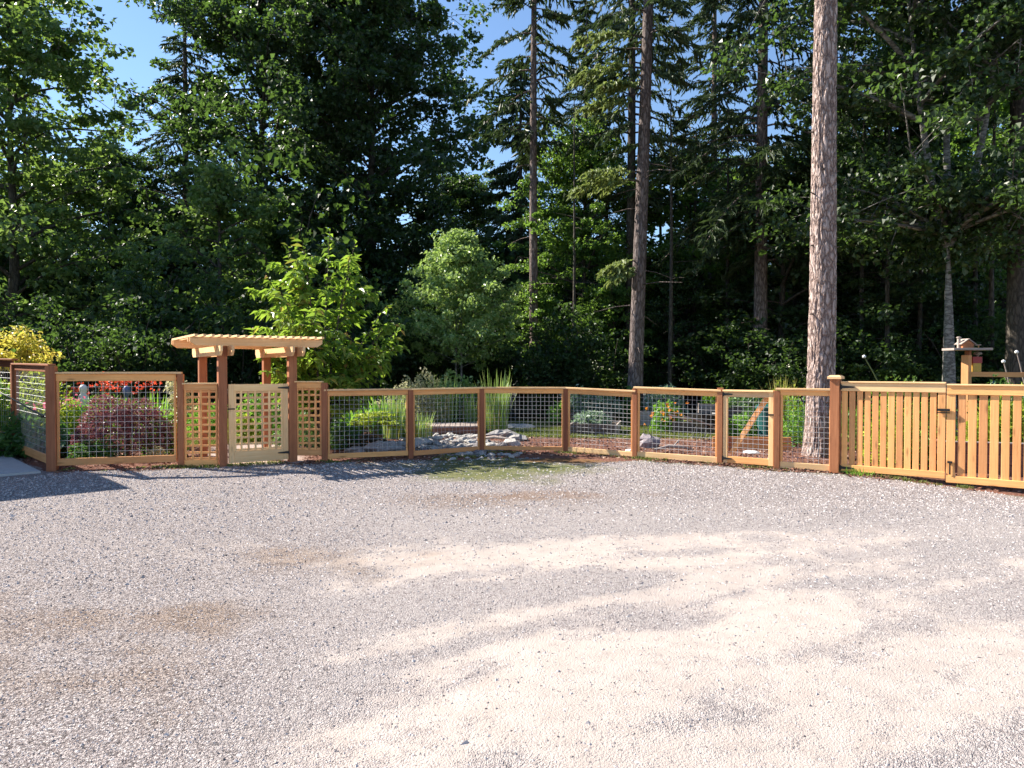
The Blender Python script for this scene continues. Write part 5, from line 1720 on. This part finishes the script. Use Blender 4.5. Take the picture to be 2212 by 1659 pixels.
for k, ((x0, x1, z0, z1, d_), lb) in enumerate((((1925, 1866, .9, 1.93, 16), 'leaning flower stalk with a pale head above the first gate leaf'), ((2182, 2167, 1.2, 1.82, 15.6), 'short pale headed stalk above the single rail'), ((2215, 2195, 1.2, 2.02, 15.6), 'taller pale headed stalk at the right edge above the single rail'))):
    a_, b_ = at(x0, d_), at(x1, d_)
    t = thing('flower_stalk', lb, 'plant', (a_[0], a_[1], 0))
    pts_ = bez((a_[0] + .2, a_[1], 0), (a_[0] + .05, a_[1], z0), (b_[0], b_[1], z1), 7)
    v, f = tubes([(pts_, np.linspace(.018, .010, 7))], 6); obj_w('stalk', v, f, GREYWOOD if k else STEM, t)
    v, f = lathe([(0, z1 + .04), (.03, z1 + .025), (.04, z1), (.03, z1 - .03), (0, z1 - .035)], 10, (b_[0], b_[1], 0)); obj_w('flower_head', v, f, WHITE, t, True)
    add(t, 'foliage', mound(R_, (.35, .25), 1.35, 500, .09, .03, shell=.7, down=-.4), LIME)

# ------------------------------------------------------------------ loose stuff on the ground
def stones(name, x, y, z, s, mat, seed):
    """angular stones, 6 corners each, half sunk"""
    rng = np.random.default_rng(seed)
    n = len(x)
    an = np.arange(5) * 2 * math.pi / 5
    base = np.concatenate([np.stack([np.cos(an), np.sin(an), 0 * an - .15], -1), [[0, 0, .75]]])
    V = base[None] * (1 + rng.normal(size=(n, 6, 1)) * .2) + rng.normal(size=(n, 6, 3)) * np.array([[[.2, .2, .16]]])
    V *= np.stack([rng.uniform(.8, 1.5, n), rng.uniform(.7, 1.1, n), rng.uniform(.6, 1.1, n)], -1)[:, None, :]
    a = rng.uniform(0, 6.28, n); ca, sa = np.cos(a), np.sin(a)
    X_ = V[:, :, 0] * ca[:, None] - V[:, :, 1] * sa[:, None]; Y_ = V[:, :, 0] * sa[:, None] + V[:, :, 1] * ca[:, None]
    V[:, :, 0], V[:, :, 1] = X_, Y_
    V = V * s[:, None, None] + np.stack([x, y, z], -1)[:, None, :]
    f = np.array([[0, 1, 5], [1, 2, 5], [2, 3, 5], [3, 4, 5], [4, 0, 5]])
    F = (f[None] + np.arange(n)[:, None, None] * 6).reshape(-1, 3)
    return obj(name, mesh_np(name, V.reshape(-1, 3), F, mat))


m, nt, b = nmat('loose_stone')
ge = N(nt, 'ShaderNodeNewGeometry')
r = ramp(nt, [(0, (.10, .088, .086)), (.1, (.24, .211, .205)), (.5, (.44, .39, .376)), (.85, (.53, .475, .457)), (1, (.62, .575, .55))], ge.outputs['Random Per Island'])
nt.links.new(r.outputs[0], b.inputs['Base Color']); b.inputs['Roughness'].default_value = .9; b.inputs['Specular IOR Level'].default_value = .2
rng = np.random.default_rng(77)
xs, ys, ss = [], [], []
for y0, y1, dens, smin, smax in ((2.0, 3.6, 2300, .003, .009), (3.6, 5.5, 1700, .0035, .010), (5.5, 8, 1000, .005, .014), (8, 11, 560, .008, .019), (11, 14.4, 340, .011, .024)):
    w_ = .8 * y1 + .8
    n = int(dens * 2 * w_ * (y1 - y0))
    x = rng.uniform(-w_, w_, n); y = rng.uniform(y0, y1, n)
    keepp = (rng.random(n) > np.maximum(dust(x, y) * .78, worn(x, y) * .40)) & (y < fence_y(x) - .05) & (rng.random(n) > muddy(x, y)) & (rng.random(n) > mossy(x, y) * .75)
    keepp &= ~((x < -7.3) & (y > 11.2))
    x, y = x[keepp], y[keepp]
    xs.append(x); ys.append(y); ss.append(smin + (smax - smin) * rng.random(len(x)) ** 3.0)
# a thin scatter of bigger pebbles kicked up everywhere
w_ = 9.0; n = 3200
x = rng.uniform(-w_, w_, n); y = rng.uniform(2.2, 11, n); k = (np.abs(x) < .85 * y + .6) & (y < fence_y(x) - .3)
xs.append(x[k]); ys.append(y[k]); ss.append(rng.uniform(.005, .0125, k.sum()) * (.7 + y[k] * .09))
x = np.concatenate(xs); y = np.concatenate(ys); s = np.concatenate(ss)
o = stones('loose_gravel', x, y, ground_z(x, y), s, m, 78)
tag(o, 'loose grey crushed stones strewn over the drive', 'gravel', kind='stuff')

# mulch chips
m, nt, b = nmat('mulch_chip')
ge = N(nt, 'ShaderNodeNewGeometry')
r = ramp(nt, [(0, (.08, .035, .025)), (.5, (.19, .085, .055)), (.85, (.30, .16, .11)), (1, (.48, .36, .28))], ge.outputs['Random Per Island'])
nt.links.new(r.outputs[0], b.inputs['Base Color']); b.inputs['Roughness'].default_value = 1
n = 26000
x = rng.uniform(-9, 8.5, n); y = rng.uniform(10.3, 18.4, n)
k = (bed_d(x, y) > .1) & (rng.random(n) < np.clip(1.3 - (y - 12) / 8, .3, 1)) & ~((np.hypot((x + 1.1) / .9, (y - 15.6) / 2.0) < .9))
k &= ~((np.abs((x + 4.75) + (y - 13.4) * .32) < .95) & (y > 12) & (y < 17.5))
x, y = x[k], y[k]
x5 = rng.uniform(-7.3, 7.4, 5200); y5 = fence_y(x5) - np.abs(rng.normal(size=5200)) * .22; k5 = fbm(x5, y5, .6, 27, 3) > .47
x = np.concatenate([x, x5[k5]]); y = np.concatenate([y, y5[k5]]); n = len(x)
C = np.stack([x, y, np.maximum(bed_z(x, y), ground_z(x, y)) + .012], -1)
v, f = leaf_arrays(C, rng.normal(size=(n, 3)) * np.array([[1, 1, .25]]), rng.normal(size=(n, 3)) * .5 + [0, 0, 1], rng.uniform(.04, .11, n), rng.uniform(.015, .035, n), .1, 0)
o = obj('mulch_chips', mesh_np('mulch_chips', v, f, m)); tag(o, 'reddish bark chips covering the garden beds', 'mulch', kind='stuff')

# short grass and moss at the low spot in front of the fence, and on the lawns
n = 60000
x = rng.uniform(-2.6, 4.5, n); y = rng.uniform(10.8, 14.6, n)
k = (rng.random(n) < (mossy(x, y) - .12) * .9 * (fbm(x, y, .35, 15, 3) > .42)) & (y < fence_y(x) + .3) & (rng.random(n) > muddy(x, y) * 1.2)
x, y = x[k], y[k]
x2 = rng.uniform(-.3, 6.5, 26000); y2 = rng.uniform(17.6, 22.5, 26000)
x3 = rng.uniform(-8.8, -4.0, 14000); y3 = rng.uniform(16.0, 22.0, 14000)
x4 = rng.uniform(-7.3, 7.4, 9000); y4 = fence_y(x4) - np.abs(rng.normal(size=9000)) * .12 + .03
k4 = fbm(x4, y4, .45, 25, 3) > .56
x = np.concatenate([x, x2, x3, x4[k4]]); y = np.concatenate([y, y2, y3, y4[k4]]); n = len(x)
h = np.where(y > 15.5, rng.uniform(.03, .10, n), rng.uniform(.012, .05, n))
C = np.stack([x, y, bed_z(x, y) + h * .4], -1)
D = rng.normal(size=(n, 3)) * .5 + [0, 0, 1]
v, f = leaf_arrays(C, D, rng.normal(size=(n, 3)) * np.array([[1, 1, .2]]), h * 1.3, h * .35 + .004)
o = obj('grass', mesh_np('grass', v, f, GRASSM)); tag(o, 'short green grass and moss at the low edge of the drive and on the lawns', 'grass', kind='stuff')
